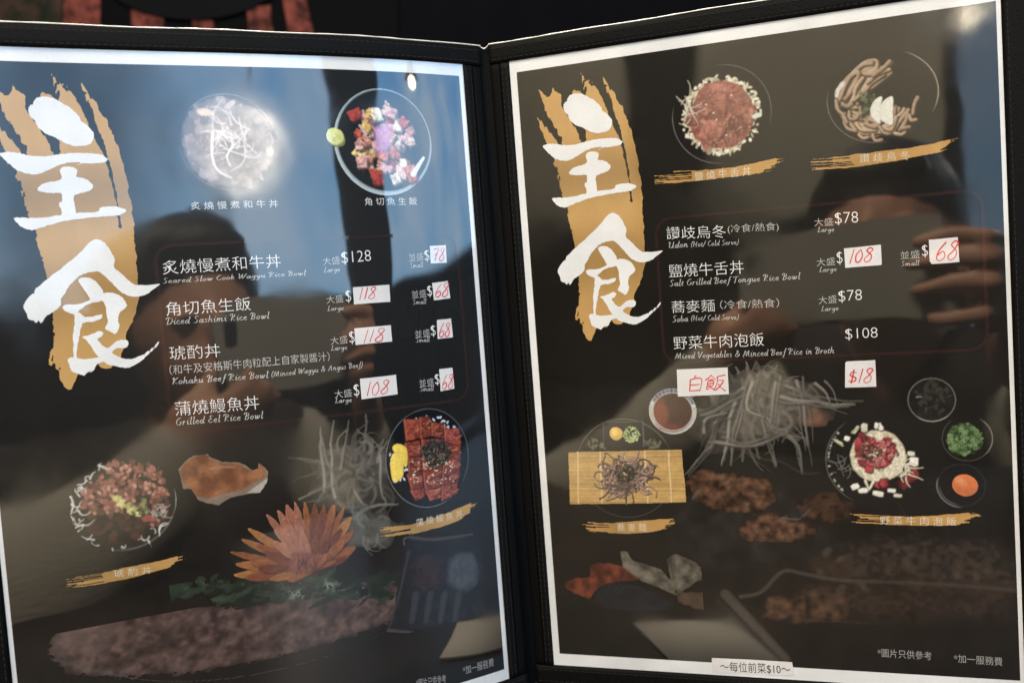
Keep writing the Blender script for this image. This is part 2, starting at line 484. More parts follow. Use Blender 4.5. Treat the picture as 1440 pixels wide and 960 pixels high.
# ---- pen letters for the chancery lines
G = {
 'a': (.95, [[(.75, .85), (.45, 1), (.12, .6), (.1, .2), (.3, 0), (.6, .35), (.75, .95)], [(.78, 1), (.7, .25), (.82, 0), (1, .2)]]),
 'b': (.85, [[(.18, 2), (.1, 1), (.1, .15)], [(.1, .6), (.4, 1), (.7, .75), (.65, .25), (.35, 0), (.1, .15)]]),
 'c': (.72, [[(.65, .85), (.4, 1), (.1, .6), (.12, .2), (.4, 0), (.7, .2)]]),
 'd': (.95, [[(.75, .85), (.45, 1), (.12, .6), (.1, .2), (.3, 0), (.6, .35), (.75, .95)], [(.6, 2), (.85, 1.85), (.75, 1), (.7, .25), (.82, 0), (1, .2)]]),
 'e': (.75, [[(.12, .5), (.5, .6), (.6, .85), (.4, 1), (.1, .6), (.12, .2), (.4, 0), (.7, .2)]]),
 'f': (.6, [[(.9, 1.9), (.65, 2), (.48, 1.6), (.35, 0), (.2, -.7), (-.05, -.7)], [(.15, 1), (.75, 1)]]),
 'g': (.9, [[(.75, .85), (.45, 1), (.12, .6), (.1, .25), (.3, .05), (.6, .35), (.75, .95)], [(.78, 1), (.68, -.4), (.35, -.8), (0, -.6)]]),
 'h': (.92, [[(.18, 2), (.1, 0)], [(.1, .6), (.45, 1), (.65, .8), (.6, .2), (.75, 0), (.92, .15)]]),
 'i': (.5, [[(.08, .8), (.25, 1), (.2, .2), (.35, 0), (.5, .2)], [(.3, 1.45), (.38, 1.55)]]),
 'k': (.8, [[(.18, 2), (.1, 0)], [(.1, .5), (.55, 1), (.55, .7), (.15, .5), (.6, 0), (.78, .1)]]),
 'l': (.45, [[(.1, 1.8), (.26, 2), (.16, .2), (.3, 0), (.45, .2)]]),
 'm': (1.45, [[(.05, .85), (.2, 1), (.12, 0)], [(.12, .5), (.5, 1), (.6, .8), (.55, 0)], [(.55, .5), (.95, 1), (1.1, .8), (1.05, .2), (1.2, 0), (1.4, .2)]]),
 'n': (1.0, [[(.05, .85), (.2, 1), (.12, 0)], [(.12, .5), (.5, 1), (.66, .8), (.6, .2), (.76, 0), (.95, .2)]]),
 'o': (.8, [[(.4, 1), (.1, .6), (.12, .2), (.35, 0), (.65, .35), (.66, .8), (.4, 1)]]),
 'r': (.68, [[(.05, .85), (.2, 1), (.12, 0)], [(.12, .5), (.4, .95), (.65, .95)]]),
 's': (.65, [[(.6, .88), (.35, 1), (.12, .8), (.5, .35), (.4, .05), (.05, .1)]]),
 't': (.55, [[(.3, 1.4), (.15, .3), (.3, 0), (.5, .2)], [(.0, 1), (.5, 1)]]),
 'u': (.98, [[(.05, .85), (.18, 1), (.12, .25), (.3, 0), (.62, .4), (.72, 1)], [(.72, 1), (.68, .2), (.8, 0), (.98, .2)]]),
 'v': (.8, [[(.05, .85), (.2, 1), (.3, 0), (.6, .5), (.65, 1)]]),
 'w': (1.2, [[(.05, .85), (.2, 1), (.25, 0), (.55, .6), (.62, 1)], [(.62, 1), (.65, 0), (.95, .5), (1.05, 1)]]),
 'x': (.8, [[(.1, 1), (.3, .8), (.5, .1), (.7, 0)], [(.7, .95), (.4, .5), (.05, 0)]]),
 'y': (.9, [[(.05, .85), (.18, 1), (.15, .3), (.32, .1), (.65, .5), (.75, 1)], [(.75, 1), (.6, -.4), (.3, -.8), (0, -.6)]]),
 'S': (1.0, [[(.9, 1.75), (.6, 1.95), (.25, 1.75), (.3, 1.3), (.7, .8), (.65, .2), (.3, 0), (0, .2)]]),
 'W': (1.7, [[(.0, 1.75), (.2, 1.9), (.3, 0), (.85, 1.8)], [(.85, 1.8), (.95, 0), (1.5, 1.5), (1.7, 1.95)]]),
 'R': (1.15, [[(-.15, 1.5), (.0, 1.9), (.35, 1.9), (.25, 0)], [(.35, 1.9), (.8, 1.8), (.75, 1.2), (.3, 1), (.7, .3), (1.1, 0)]]),
 'B': (1.1, [[(-.15, 1.5), (.0, 1.9), (.35, 1.9), (.2, 0)], [(.35, 1.9), (.8, 1.75), (.75, 1.2), (.3, 1.05)], [(.3, 1.05), (.85, .8), (.75, .15), (.2, 0)]]),
 'D': (1.25, [[(-.15, 1.5), (.0, 1.9), (.35, 1.9), (.2, 0)], [(.35, 1.9), (.95, 1.7), (1.1, .9), (.8, .15), (.1, 0)]]),
 'K': (1.15, [[(.0, 1.6), (.3, 1.9), (.2, 0)], [(1.0, 1.9), (.3, .95), (.7, .4), (1.1, 0)]]),
 'M': (1.65, [[(-.1, .1), (.1, .2), (.4, 1.9), (.75, .1)], [(.75, .1), (1.25, 1.9), (1.3, .2), (1.55, .1)]]),
 'A': (1.3, [[(-.1, .1), (.1, .1), (.7, 1.9), (.95, .1), (1.15, .05)], [(.3, .8), (.85, .8)]]),
 'G': (1.2, [[(1.0, 1.7), (.7, 1.95), (.2, 1.4), (.15, .5), (.5, 0), (.95, .25), (1, .85)], [(.7, .85), (1.15, .85)]]),
 'E': (1.0, [[(.9, 1.8), (.5, 1.95), (.25, 1.6), (.55, 1.1), (.15, .7), (.2, .2), (.5, 0), (.9, .2)], [(.4, 1.08), (.75, 1.1)]]),
 'L': (.95, [[(.6, 1.9), (.35, 1.9), (.25, .1), (.0, .05)], [(.2, .1), (.6, 0), (.9, .2)]]),
 'U': (1.3, [[(-.15, 1.6), (.1, 1.9), (.2, 1.7), (.15, .4), (.45, 0), (.9, .5), (1, 1.9)], [(1, 1.9), (.95, .2), (1.2, .05)]]),
 'C': (1.05, [[(.95, 1.7), (.65, 1.95), (.15, 1.3), (.15, .5), (.5, 0), (.95, .25)]]),
 'H': (1.4, [[(.0, 1.7), (.25, 1.9), (.15, 0)], [(1.05, 1.9), (.95, .1), (1.2, 0)], [(.2, 1), (1, 1)]]),
 'T': (1.05, [[(-.1, 1.6), (.15, 1.85), (1.1, 1.9)], [(.55, 1.85), (.45, 0), (.2, .05)]]),
 'V': (1.2, [[(-.1, 1.6), (.2, 1.9), (.4, 0), (.9, 1.3), (1.1, 1.95)]]),
 '(': (.55, [[(.55, 2.05), (.2, 1.3), (.15, .4), (.4, -.4)]]),
 ')': (.55, [[(.25, 2.05), (.45, 1.3), (.35, .4), (0, -.4)]]),
 '/': (.7, [[(.0, -.3), (.7, 2)]]),
 '&': (1.4, [[(1.2, .9), (.7, 0), (.2, .1), (.15, .6), (.7, 1.3), (.6, 1.9), (.35, 1.6), (.8, .4), (1.25, .1)]]),
 ' ': (.5, []),
}
NIB = math.radians(38)


def penned(name, side, body, p0, p1, hpx, mat, parent, lift=0.2, weight=0.26):
    """chancery line: p0, p1 = ends of the line at half x-height, hpx = ascender height in photo pixels"""
    (xa, ya), (xb, yb) = to_page(side, *p0), to_page(side, *p1)
    mx_, my_ = (p0[0] + p1[0]) / 2, (p0[1] + p1[1]) / 2
    xh = abs(to_page(side, mx_, my_ + hpx / 2)[1] - to_page(side, mx_, my_ - hpx / 2)[1]) / 2.0
    tot = sum(G[c][0] + 0.12 for c in body); ux = (xb - xa) / tot; pen = 0.0; polys = []

    def wf(t, a):
        return max(0.085, weight * abs(math.sin(a + NIB)))
    for ch in body:
        adv, strokes = G[ch]
        for st in strokes:
            st = smooth_open([(pen + x + 0.16 * y, y) for x, y in st], 3)
            for q in ribbon(st, wf):
                polys.append([(xa + qx * ux, ya + (yb - ya) * (qx / tot) - (qy - 0.5) * xh) for qx, qy in q])
        pen += adv + 0.12
    co = []; fc = []
    for n, q in enumerate(polys):
        k = len(co); co += [S(side, x, y, lift + (n % 7) * 0.0012) for x, y in q]; fc.append((k, k + 1, k + 2, k + 3))
    return mesh_obj(name, co, fc, mat, parent)


# hand written digits and signs (unit box, y up)
HAND = {
 '1': (.35, [[(.3, 1), (.12, 0)]]),
 '8': (.62, [[(.6, .88), (.42, 1), (.22, .82), (.5, .45), (.48, .12), (.22, 0), (.08, .2), (.35, .5), (.6, .88)]]),
 '6': (.6, [[(.55, 1), (.2, .55), (.08, .18), (.28, 0), (.52, .22), (.42, .48), (.12, .3)]]),
 '0': (.6, [[(.4, .95), (.12, .55), (.15, .08), (.38, .05), (.55, .5), (.4, .95)]]),
 '7': (.55, [[(.05, .9), (.3, .98), (.58, .92), (.35, .5), (.22, 0)], [(.18, .5), (.48, .55)]]),
 '$': (.6, [[(.55, .75), (.25, .8), (.15, .6), (.5, .4), (.45, .15), (.05, .18)], [(.38, 1), (.25, 0)]]),
 'B': (1.0, [[(.5, 1), (.38, .85)], [(.2, .78), (.2, .02)], [(.2, .76), (.8, .8), (.76, .02)], [(.22, .42), (.74, .44)], [(.22, .06), (.78, .06)]]),
 'F': (1.25, [[(.35, 1), (.2, .82), (.0, .66)], [(.33, .98), (.5, .78), (.62, .7)], [(.2, .7), (.45, .7)], [(.18, .62), (.15, .08)], [(.18, .6), (.5, .62), (.48, .3)], [(.18, .45), (.48, .46)], [(.17, .3), (.48, .32)],
               [(.3, .3), (.6, .02)], [(.15, .08), (.3, .16)], [(.65, .85), (1.1, .95)], [(.72, .85), (.68, .4), (.55, .05)], [(.72, .6), (1.05, .64), (.9, .3), (.65, .02)], [(.75, .42), (.95, .15), (1.2, -.05)]]),
}


def sticker(side, quad, text, box, parent, label, wt=0.5, script=None, name='price_sticker'):
    """white label stuck on the sheet, with its hand lettering in red as a part of it"""
    q = [to_page(side, *p) for p in quad]
    q2 = []
    for i in range(len(q)):                                  # slightly uneven cut edges
        a = q[i]; b = q[(i + 1) % len(q)]
        for k in range(3):
            t = k / 3; q2.append((a[0] + (b[0] - a[0]) * t + (rnd(-.06, .06) if k else 0), a[1] + (b[1] - a[1]) * t + (rnd(-.06, .06) if k else 0)))
    o = flat(name, side, [q2], ink(side, 'label_paper', (0.74, 0.71, 0.69)), parent, 0.26, label=label)
    (px0, py0, px1, py1) = box                               # lettering box in photo pixels: left-bottom, right-top (baseline to top)
    A = to_page(side, px0, py0); B = to_page(side, px1, py0 + (py1 - py0) * 0.0); H = A[1] - to_page(side, px0, py1)[1]
    tot = sum(HAND[c][0] for c in text); pen = 0; polys = []; sl = (quad[1][1] - quad[0][1]) / (quad[1][0] - quad[0][0])
    Bm = to_page(side, px1, py0 + sl * (px1 - px0))
    for ch in text:
        adv, sts = HAND[ch]
        for st in sts:
            st = smooth_open([(pen + x + rnd(-.015, .015), y + rnd(-.02, .02)) for x, y in st], 4)
            P = []
            for x, y in st:
                u = (x + 0.12 * y) / tot
                P.append((A[0] + (Bm[0] - A[0]) * u, A[1] + (Bm[1] - A[1]) * u - y * H))
            ph = rnd(0, 6)
            polys += ribbon(P, lambda t, a: wt * (0.85 + 0.25 * math.sin(5 * t + ph)))
        pen += adv
    co = []; fc = []
    for n, p in enumerate(polys):
        k = len(co); co += [S(side, x, y, 0.30 + (n % 9) * 0.0012) for x, y in p]; fc.append((k, k + 1, k + 2, k + 3))
    mesh_obj('handwriting', co, fc, ink(side, 'red_pen', lin((214, 58, 62))), o)
    return o


# ------------------------------------------------------------------ materials
M_leather = plain('black_leatherette', (0.0042, 0.0040, 0.0036), 0.6, 0.09, bump=0.0002, bscale=900, var=0.3)
M_leather2 = plain('black_leatherette_spine', (0.0034, 0.0032, 0.003), 0.65, 0.07, bump=0.00012, bscale=1200, var=0.3)
M_thread = plain('dark_thread', (0.030, 0.029, 0.026), 0.8, 0.05)
M_piping = plain('plastic_edge_highlight', (0.62, 0.60, 0.56), 0.25, 0.6)  # pale tone stands in for the highlight on the sleeve edge
M_table = plain('dark_table_wood', (0.014, 0.010, 0.007), 0.45, 0.25, bscale=30, var=0.4)
M_napkin = plain('paper_napkin', (0.44, 0.42, 0.38), 0.9, 0.1, bump=0.0001, bscale=300, var=0.05)

# ------------------------------------------------------------------ table, walls, room that the film mirrors
def box(name, x0, x1, y0, y1, z0, z1, mat, parent=None, bevel=0.0):
    bm = bmesh.new(); bmesh.ops.create_cube(bm, size=1.0)
    for v in bm.verts:
        v.co = (x0 + (v.co.x + .5) * (x1 - x0), y0 + (v.co.y + .5) * (y1 - y0), z0 + (v.co.z + .5) * (z1 - z0))
    if bevel: bmesh.ops.bevel(bm, geom=bm.edges[:], offset=bevel, segments=2, affect='EDGES')
    return bm_obj(name, bm, mat, parent)


def quadface(name, pts, mat, parent=None):
    return mesh_obj(name, pts, [tuple(range(len(pts)))], mat, parent)


tb = empty('dining_table', (0, 0.1, -0.72)); tag(tb, 'dark brown wooden dining table on which the open menu stands', 'table')
def tpart(o): o.parent = tb; o.matrix_parent_inverse = Matrix.Translation((0, -0.1, 0.72)); return o
tpart(box('table_top', -0.75, 0.75, -0.12, 0.80, -0.03, 0.0, M_table, bevel=0.004))
for sx in (-.68, .68):
    for sy in (-.06, .74): tpart(box('leg', sx - .025, sx + .025, sy - .025, sy + .025, -0.72, -0.031, M_table))
tag(box('floor', -4, 6, -2.6, 1.5, -0.76, -0.72, plain('dark_floor', (0.04, 0.03, 0.025), 0.5, 0.3, bscale=4, var=0.3)), kind='structure')

# dark wall behind the menu with the food poster
tag(box('wall', -3, 3, 1.25, 1.33, -0.72, 2.4, plain('black_wall', (0.0035, 0.003, 0.0035), 0.8, 0.05, bscale=20, var=0.4)), 'near black wall behind the poster and the menu', 'wall')

# back of the room: pale wall, dark column, bench, window
M_plaster = plain('pale_plaster', (0.60, 0.56, 0.46), 0.9, 0.1, bscale=3, var=0.10)
tag(box('pale_wall', -3.4, -0.04, -2.62, -2.5, -0.72, 2.4, M_plaster), 'pale plaster wall of the dining room mirrored in the film', 'wall')
M_dark = plain('dark_stained_wood', (0.020, 0.015, 0.012), 0.6, 0.3, bscale=6, var=0.3)
tag(box('wooden_column', -1.05, -0.82, -2.49, -2.36, -0.72, 2.4, M_dark, bevel=0.01), 'dark wooden column in front of the pale wall', 'column')
be = empty('bench', (-1.2, -2.2, -0.72)); tag(be, 'long dark bench with high back along the pale wall', 'bench')
def bpart(o): o.parent = be; o.matrix_parent_inverse = Matrix.Translation((1.2, 2.2, 0.72)); return o
bpart(box('backrest', -2.5, -0.2, -2.33, -2.24, -0.27, ZC + 0.12, M_dark, bevel=0.02))
bpart(box('seat', -2.5, -0.2, -2.23, -1.75, -0.37, -0.27, M_dark, bevel=0.02))
bpart(box('base', -2.45, -0.25, -2.2, -1.8, -0.72, -0.371, M_dark))

# window wall
wi = empty('picture_window', (2.5, -2.55, -0.5)); tag(wi, 'wide window in dark frame mirrored blue in the left sheet', 'window')
M_frame = plain('dark_window_frame', (0.016, 0.015, 0.015), 0.5, 0.3)
def wpart(o): o.parent = wi; o.matrix_parent_inverse = Matrix.Translation((-2.5, 2.55, 0.5)); return o
for (a, b) in ((-0.038, 0.02), (1.60, 2.08), (4.6, 4.9)):
    wpart(box('mullion', a, b, -2.6, -2.48, -0.5, 2.4, M_frame, bevel=0.006))
wpart(box('sill', -0.04, 4.9, -2.6, -2.42, -0.56, -0.501, M_frame, bevel=0.006))
wpart(box('top_rail', -0.04, 4.9, -2.6, -2.48, 2.401, 2.5, M_frame, bevel=0.006))

# outside: evening sky and the roofs across the street
mt, nt, b = nodes_of('evening_sky'); nt.nodes.remove(b)
tc = nt.nodes.new('ShaderNodeTexCoord'); sp = nt.nodes.new('ShaderNodeSeparateXYZ'); nt.links.new(tc.outputs['Object'], sp.inputs[0])
mr = nt.nodes.new('ShaderNodeMapRange'); mr.inputs[1].default_value = 0; mr.inputs[2].default_value = 16; nt.links.new(sp.outputs[2], mr.inputs[0])
cr = nt.nodes.new('ShaderNodeValToRGB'); nt.links.new(mr.outputs[0], cr.inputs[0])
cr.color_ramp.elements[0].color = (0.30, 0.55, 0.80, 1); cr.color_ramp.elements[1].color = (0.17, 0.42, 0.78, 1)
nzs = nt.nodes.new('ShaderNodeTexNoise'); nzs.inputs['Scale'].default_value = 0.11; nzs.inputs['Detail'].default_value = 4; nt.links.new(tc.outputs['Object'], nzs.inputs['Vector'])
mxs = nt.nodes.new('ShaderNodeMix'); mxs.data_type = 'RGBA'; mxs.inputs[7].default_value = (0.50, 0.66, 0.84, 1)
ms = nt.nodes.new('ShaderNodeMapRange'); ms.inputs[1].default_value = 0.40; ms.inputs[2].default_value = 0.66; ms.inputs[4].default_value = 0.9
nt.links.new(nzs.outputs['Fac'], ms.inputs[0]); nt.links.new(ms.outputs[0], mxs.inputs[0]); nt.links.new(cr.outputs[0], mxs.inputs[6])
em = nt.nodes.new('ShaderNodeEmission'); nt.links.new(mxs.outputs[2], em.inputs[0])
md = nt.nodes.new('ShaderNodeMapRange'); md.interpolation_type = 'SMOOTHSTEP'; md.inputs[1].default_value = 7; md.inputs[2].default_value = 13; md.inputs[3].default_value = 1.9; md.inputs[4].default_value = 6.6
nt.links.new(sp.outputs[0], md.inputs[0]); nt.links.new(md.outputs[0], em.inputs[1])
nt.links.new(em.outputs[0], nt.nodes['Material Output'].inputs['Surface'])
tag(quadface('sky', [(-30, -45, -12), (120, -45, -12), (120, -45, 40), (-30, -45, 40)], mt), kind='structure')
M_build = plain('dusky_facade', (0.03, 0.032, 0.036), 0.9, 0.1, bscale=0.8, var=0.3)
M_build2 = plain('pale_facade', (0.55, 0.62, 0.70), 0.9, 0.1, bscale=0.8, var=0.2)
def prism(name, pts, y0, y1, mat, parent=None):
    n = len(pts); v = [(x, y0, z) for x, z in pts] + [(x, y1, z) for x, z in pts]
    f = [tuple(range(n))[::-1], tuple(range(n, 2 * n))] + [(i, (i + 1) % n, n + (i + 1) % n, n + i) for i in range(n)]
    return mesh_obj(name, v, f, mat, parent)
ho = empty('market_building', (20, -22, -10)); tag(ho, 'long low dark roofed building outside the window', 'building')
def hpart(o): o.parent = ho; o.matrix_parent_inverse = Matrix.Translation((-20, 22, 10)); return o
hpart(prism('roof', [(2, -0.1), (2, 0.9), (14, 1.35), (38, 3.6), (38, 2.2), (14, 0.35)], -24, -21.5, M_build))
hpart(prism('wall', [(2, -1.2), (2, -0.1), (14, 0.35), (38, 2.2), (38, 0.2)], -23.5, -22.2, M_build2))
hpart(prism('canopy', [(2, -10), (2, -1.0), (14, -0.75), (38, 0.4), (38, -10)], -23, -21, M_build))
for i in range(16):
    x = 7.0 + i * 1.9
    hpart(box('window', x, x + 0.45, -22.19, -22.1, -0.55 + (x - 2) * 0.045, 0.0 + (x - 2) * 0.056, M_build))
for i in range(9):
    x = 0.75 + i * 0.42
    tag(box('railing_post', x, x + 0.07, -3.5, -3.43, -1.3, ZC - 0.02 + 0.12 * (i % 3 == 0), plain('railing_wood', (0.05, 0.042, 0.03), 0.8, 0.2) if i == 0 else bpy.data.materials['railing_wood']),
        'dark upright railing post outside the window', 'post', group='railing posts outside the window')

# bulbs whose glare shows in the film
M_bulb = plain('lit_bulb', (1, 0.9, 0.75), 0.4, emit=(1.0, 0.86, 0.62), es=60.0)
M_bulb2 = plain('bright_bulb', (1, 0.9, 0.75), 0.4, emit=(1.0, 0.88, 0.70), es=330.0)
M_shade = plain('lamp_shade_black', (0.02, 0.02, 0.02), 0.5)
def pendant(x, y, z, label, r=0.05, mb=None):
    e = empty('pendant_lamp', (x, y, z)); tag(e, label, 'lamp')
    bm = bmesh.new(); bmesh.ops.create_uvsphere(bm, u_segments=16, v_segments=10, radius=r); bm_obj('bulb', bm, mb or M_bulb, e, True)
    bm = bmesh.new(); bmesh.ops.create_cone(bm, cap_ends=False, segments=24, radius1=r * 2.0, radius2=r * .5, depth=r * 2)
    bmesh.ops.translate(bm, verts=bm.verts, vec=(0, 0, r * 1.5)); s_ = bm_obj('lamp_shade', bm, M_shade, e, True)
    bm = bmesh.new(); bmesh.ops.create_cone(bm, cap_ends=True, segments=8, radius1=.004, radius2=.004, depth=2.2 - z)
    bmesh.ops.translate(bm, verts=bm.verts, vec=(0, 0, (2.2 - z) / 2 + r * 2.4)); bm_obj('cord', bm, M_shade, e)
    return e
pendant(0.60, -1.5, ZC + 0.44, 'lit pendant lamp with small black shade near the person', 0.045, M_bulb2)
pendant(1.77, -1.5, ZC + 0.76, 'lit pendant lamp with small black shade beside the window pillar', 0.035)
pendant(0.075, -2.3, ZC + 0.655, 'lit pendant lamp with small black shade far behind the person', 0.03)

# napkin lying at the foot of the menu
nk = [(0.012, 0.346), (0.064, 0.318), (0.102, 0.362), (0.054, 0.390)]
bm = bmesh.new(); vs = [bm.verts.new((x, y, 0.0)) for x, y in nk]; f = bm.faces.new(vs)
ex = bmesh.ops.extrude_face_region(bm, geom=[f]); bmesh.ops.translate(bm, verts=[v for v in ex['geom'] if isinstance(v, bmesh.types.BMVert)], vec=(0, 0, 0.0012))
bmesh.ops.recalc_face_normals(bm, faces=bm.faces[:])
for v in bm.verts: v.co.z += 0.0006
tag(bm_obj('paper_napkin', bm, M_napkin), 'pale folded paper napkin on the table at the foot of the menu', 'napkin')

# ------------------------------------------------------------------ person holding the phone (seen in the film)
def flesh(name, parts, mat, voxel=0.005, smooth=8, parent=None):
    """one continuous surface grown from ellipsoids ('e', centre, radii) and tapered limbs ('c', p, q, r1, r2)"""
    bm = bmesh.new()
    for p in parts:
        if p[0] == 'e':
            r = bmesh.ops.create_uvsphere(bm, u_segments=20, v_segments=14, radius=1.0)
            for v in r['verts']: v.co = Vector((v.co.x * p[2][0] + p[1][0], v.co.y * p[2][1] + p[1][1], v.co.z * p[2][2] + p[1][2] + ZC))
        else:
            A = Vector(p[1]); B = Vector(p[2]); n = max(2, int((B - A).length / (min(p[3], p[4]) * .45)))
            for i in range(n + 1):
                t = i / n; c_ = A.lerp(B, t); rr = p[3] + (p[4] - p[3]) * t
                r = bmesh.ops.create_uvsphere(bm, u_segments=12, v_segments=8, radius=rr)
                for v in r['verts']: v.co = v.co + c_ + Vector((0, 0, ZC))
    me = bpy.data.meshes.new(name); bm.to_mesh(me); bm.free(); me.materials.append(mat)
    o = bpy.data.objects.new(name, me); COL.objects.link(o)
    md = o.modifiers.new('remesh', 'REMESH'); md.mode = 'VOXEL'; md.voxel_size = voxel; md.use_smooth_shade = True
    if smooth:
        sm = o.modifiers.new('smooth', 'SMOOTH'); sm.iterations = smooth; sm.factor = 0.5
    return o


M_skin = plain('skin', (0.46, 0.25, 0.17), 0.5, 0.4, bscale=30, var=0.1)
M_hair = plain('black_hair', (0.012, 0.010, 0.009), 0.5, 0.4, bump=0.002, bscale=120)
M_sleeve = plain('grey_knit', (0.34, 0.325, 0.28), 0.95, 0.05, bump=0.001, bscale=300, var=0.15)
M_vest = plain('dark_vest', (0.022, 0.016, 0.015), 0.8, 0.2, bscale=20, var=0.3)
pe = empty('person', (0.06, -0.42, -0.27)); tag(pe, 'person in a dark vest and grey sleeves holding a phone up to photograph', 'person')
def pp(o): o.parent = pe; o.matrix_parent_inverse = Matrix.Translation((-.06, .42, .27)); return o
HZ = 0.005                                             # height of the middle of the head over the lens
body = [('e', (.06, -.34, HZ + .005), (.074, .092, .108)), ('e', (.06, -.30, HZ - .045), (.056, .058, .062)), ('c', (.06, -.252, HZ + .015), (.06, -.237, HZ - .02), .011, .015),
        ('e', (.06, -.246, HZ - .055), (.024, .012, .008)), ('e', (.028, -.262, HZ + .012), (.016, .010, .009)), ('e', (.092, -.262, HZ + .012), (.016, .010, .009)), ('e', (-.016, -.335, HZ - .005), (.010, .018, .032)), ('e', (.136, -.335, HZ - .005), (.010, .018, .032)),
        ('c', (.06, -.36, HZ - .07), (.06, -.38, HZ - .17), .056, .062), ('e', (.06, -.40, -.30), (.17, .10, .14)), ('e', (.06, -.42, -.44), (.16, .11, .14)),
        ('c', (-.10, -.38, -.20), (-.17, -.02, -.235), .055, .042), ('c', (-.17, -.02, -.235), (-.045, -.024, -.105), .040, .026), ('e', (-.030, -.020, -.084), (.026, .018, .030)),
        ('c', (.22, -.38, -.20), (.31, -.16, -.30), .055, .042), ('c', (.31, -.16, -.30), (.205, -.05, -.10), .040, .027), ('e', (.186, -.028, -.036), (.022, .020, .044))]
def finger(chain, rad):
    for k in range(len(chain) - 1): body.append(('c', chain[k], chain[k + 1], rad * (1 - .1 * k), rad * (.9 - .1 * k)))
finger([(.190, -.020, -.004), (.184, .006, .000), (.158, .009, .004), (.137, .008, .002)], .0098)
finger([(.192, -.020, -.022), (.188, .008, -.018), (.160, .011, -.016), (.130, .009, -.020)], .0098)
finger([(.192, -.020, -.042), (.188, .008, -.040), (.160, .011, -.038), (.134, .009, -.042)], .0094)
finger([(.188, -.020, -.060), (.182, .006, -.060), (.160, .009, -.060), (.143, .008, -.062)], .0084)
finger([(.175, -.034, -.044), (.150, -.026, -.034), (.124, -.022, -.028)], .0115)
finger([(-.034, -.008, -.076), (-.014, .006, -.070), (.008, .009, -.058), (.014, .008, -.046)], .0094)
finger([(-.034, -.006, -.090), (-.010, .006, -.080), (.014, .008, -.070), (.026, .008, -.058)], .0094)
finger([(-.030, -.008, -.102), (-.008, .000, -.092), (.016, .003, -.080), (.034, .004, -.068)], .0090)
finger([(-.026, -.014, -.110), (-.006, -.008, -.102), (.014, -.004, -.092), (.030, -.002, -.082)], .0082)
finger([(-.034, -.026, -.070), (-.018, -.026, -.050), (-.004, -.022, -.036)], .0105)
pp(flesh('body', body, M_skin, 0.004, 4))
pp(flesh('hair', [('e', (.06, -.355, HZ + .045), (.086, .100, .082)), ('e', (.06, -.39, HZ - .02), (.084, .075, .095)), ('e', (-.012, -.35, HZ), (.016, .040, .06)), ('e', (.132, -.35, HZ), (.016, .040, .06)), ('e', (.06, -.285, HZ + .085), (.06, .035, .026))], M_hair, 0.006, 4))
pp(flesh('vest', [('e', (.06, -.41, -.30), (.195, .125, .16)), ('e', (.06, -.43, -.46), (.185, .135, .18)), ('c', (-.06, -.39, -.175), (.18, -.39, -.175), .070, .070)], M_vest, 0.008, 8))
pp(flesh('sleeve', [('c', (-.10, -.38, -.20), (-.19, -.02, -.24), .078, .072), ('c', (-.19, -.02, -.24), (-.075, -.026, -.15), .070, .044), ('c', (-.075, -.026, -.15), (-.052, -.024, -.115), .044, .034)], M_sleeve, 0.007, 4))
pp(flesh('sleeve', [('c', (.22, -.38, -.20), (.32, -.16, -.31), .078, .070), ('c', (.32, -.16, -.31), (.225, -.07, -.15), .066, .040)], M_sleeve, 0.007, 4))
for sx in (-.032, .032):
    pp(flesh('eye', [('e', (.06 + sx, -.2515, HZ + .012), (.011, .004, .006))], M_hair, 0.0015, 0))
ph = empty('smartphone', (0.075, -0.008, ZC - 0.02)); tag(ph, 'grey smartphone held sideways in both hands', 'phone')
M_phone = plain('phone_back', (0.34, 0.335, 0.30), 0.35, 0.5, bscale=20, var=0.05); M_lens = plain('phone_lens', (0.01, 0.01, 0.012), 0.1, 0.6)
def hp(o): o.parent = ph; o.matrix_parent_inverse = Matrix.Translation((-0.075, 0.008, -(ZC - 0.02))); return o
bm = bmesh.new(); bmesh.ops.create_cube(bm, size=1)
for v in bm.verts: v.co = (.0725 + v.co.x * .175, -.009 + v.co.y * .008, ZC - .021 + v.co.z * .084)
bmesh.ops.bevel(bm, geom=[e for e in bm.edges if abs(e.verts[0].co.y - e.verts[1].co.y) > .004], offset=.012, segments=5, affect='EDGES')
hp(bm_obj('shell', bm, M_phone))
bm = bmesh.new(); bmesh.ops.create_cube(bm, size=1)
for v in bm.verts: v.co = (.0 + v.co.x * .012, -.0045 + v.co.y * .0016, ZC - .005 + v.co.z * .030)
bmesh.ops.bevel(bm, geom=[e for e in bm.edges if abs(e.verts[0].co.y - e.verts[1].co.y) > .001], offset=.0058, segments=6, affect='EDGES')
hp(bm_obj('camera_lens', bm, M_lens))

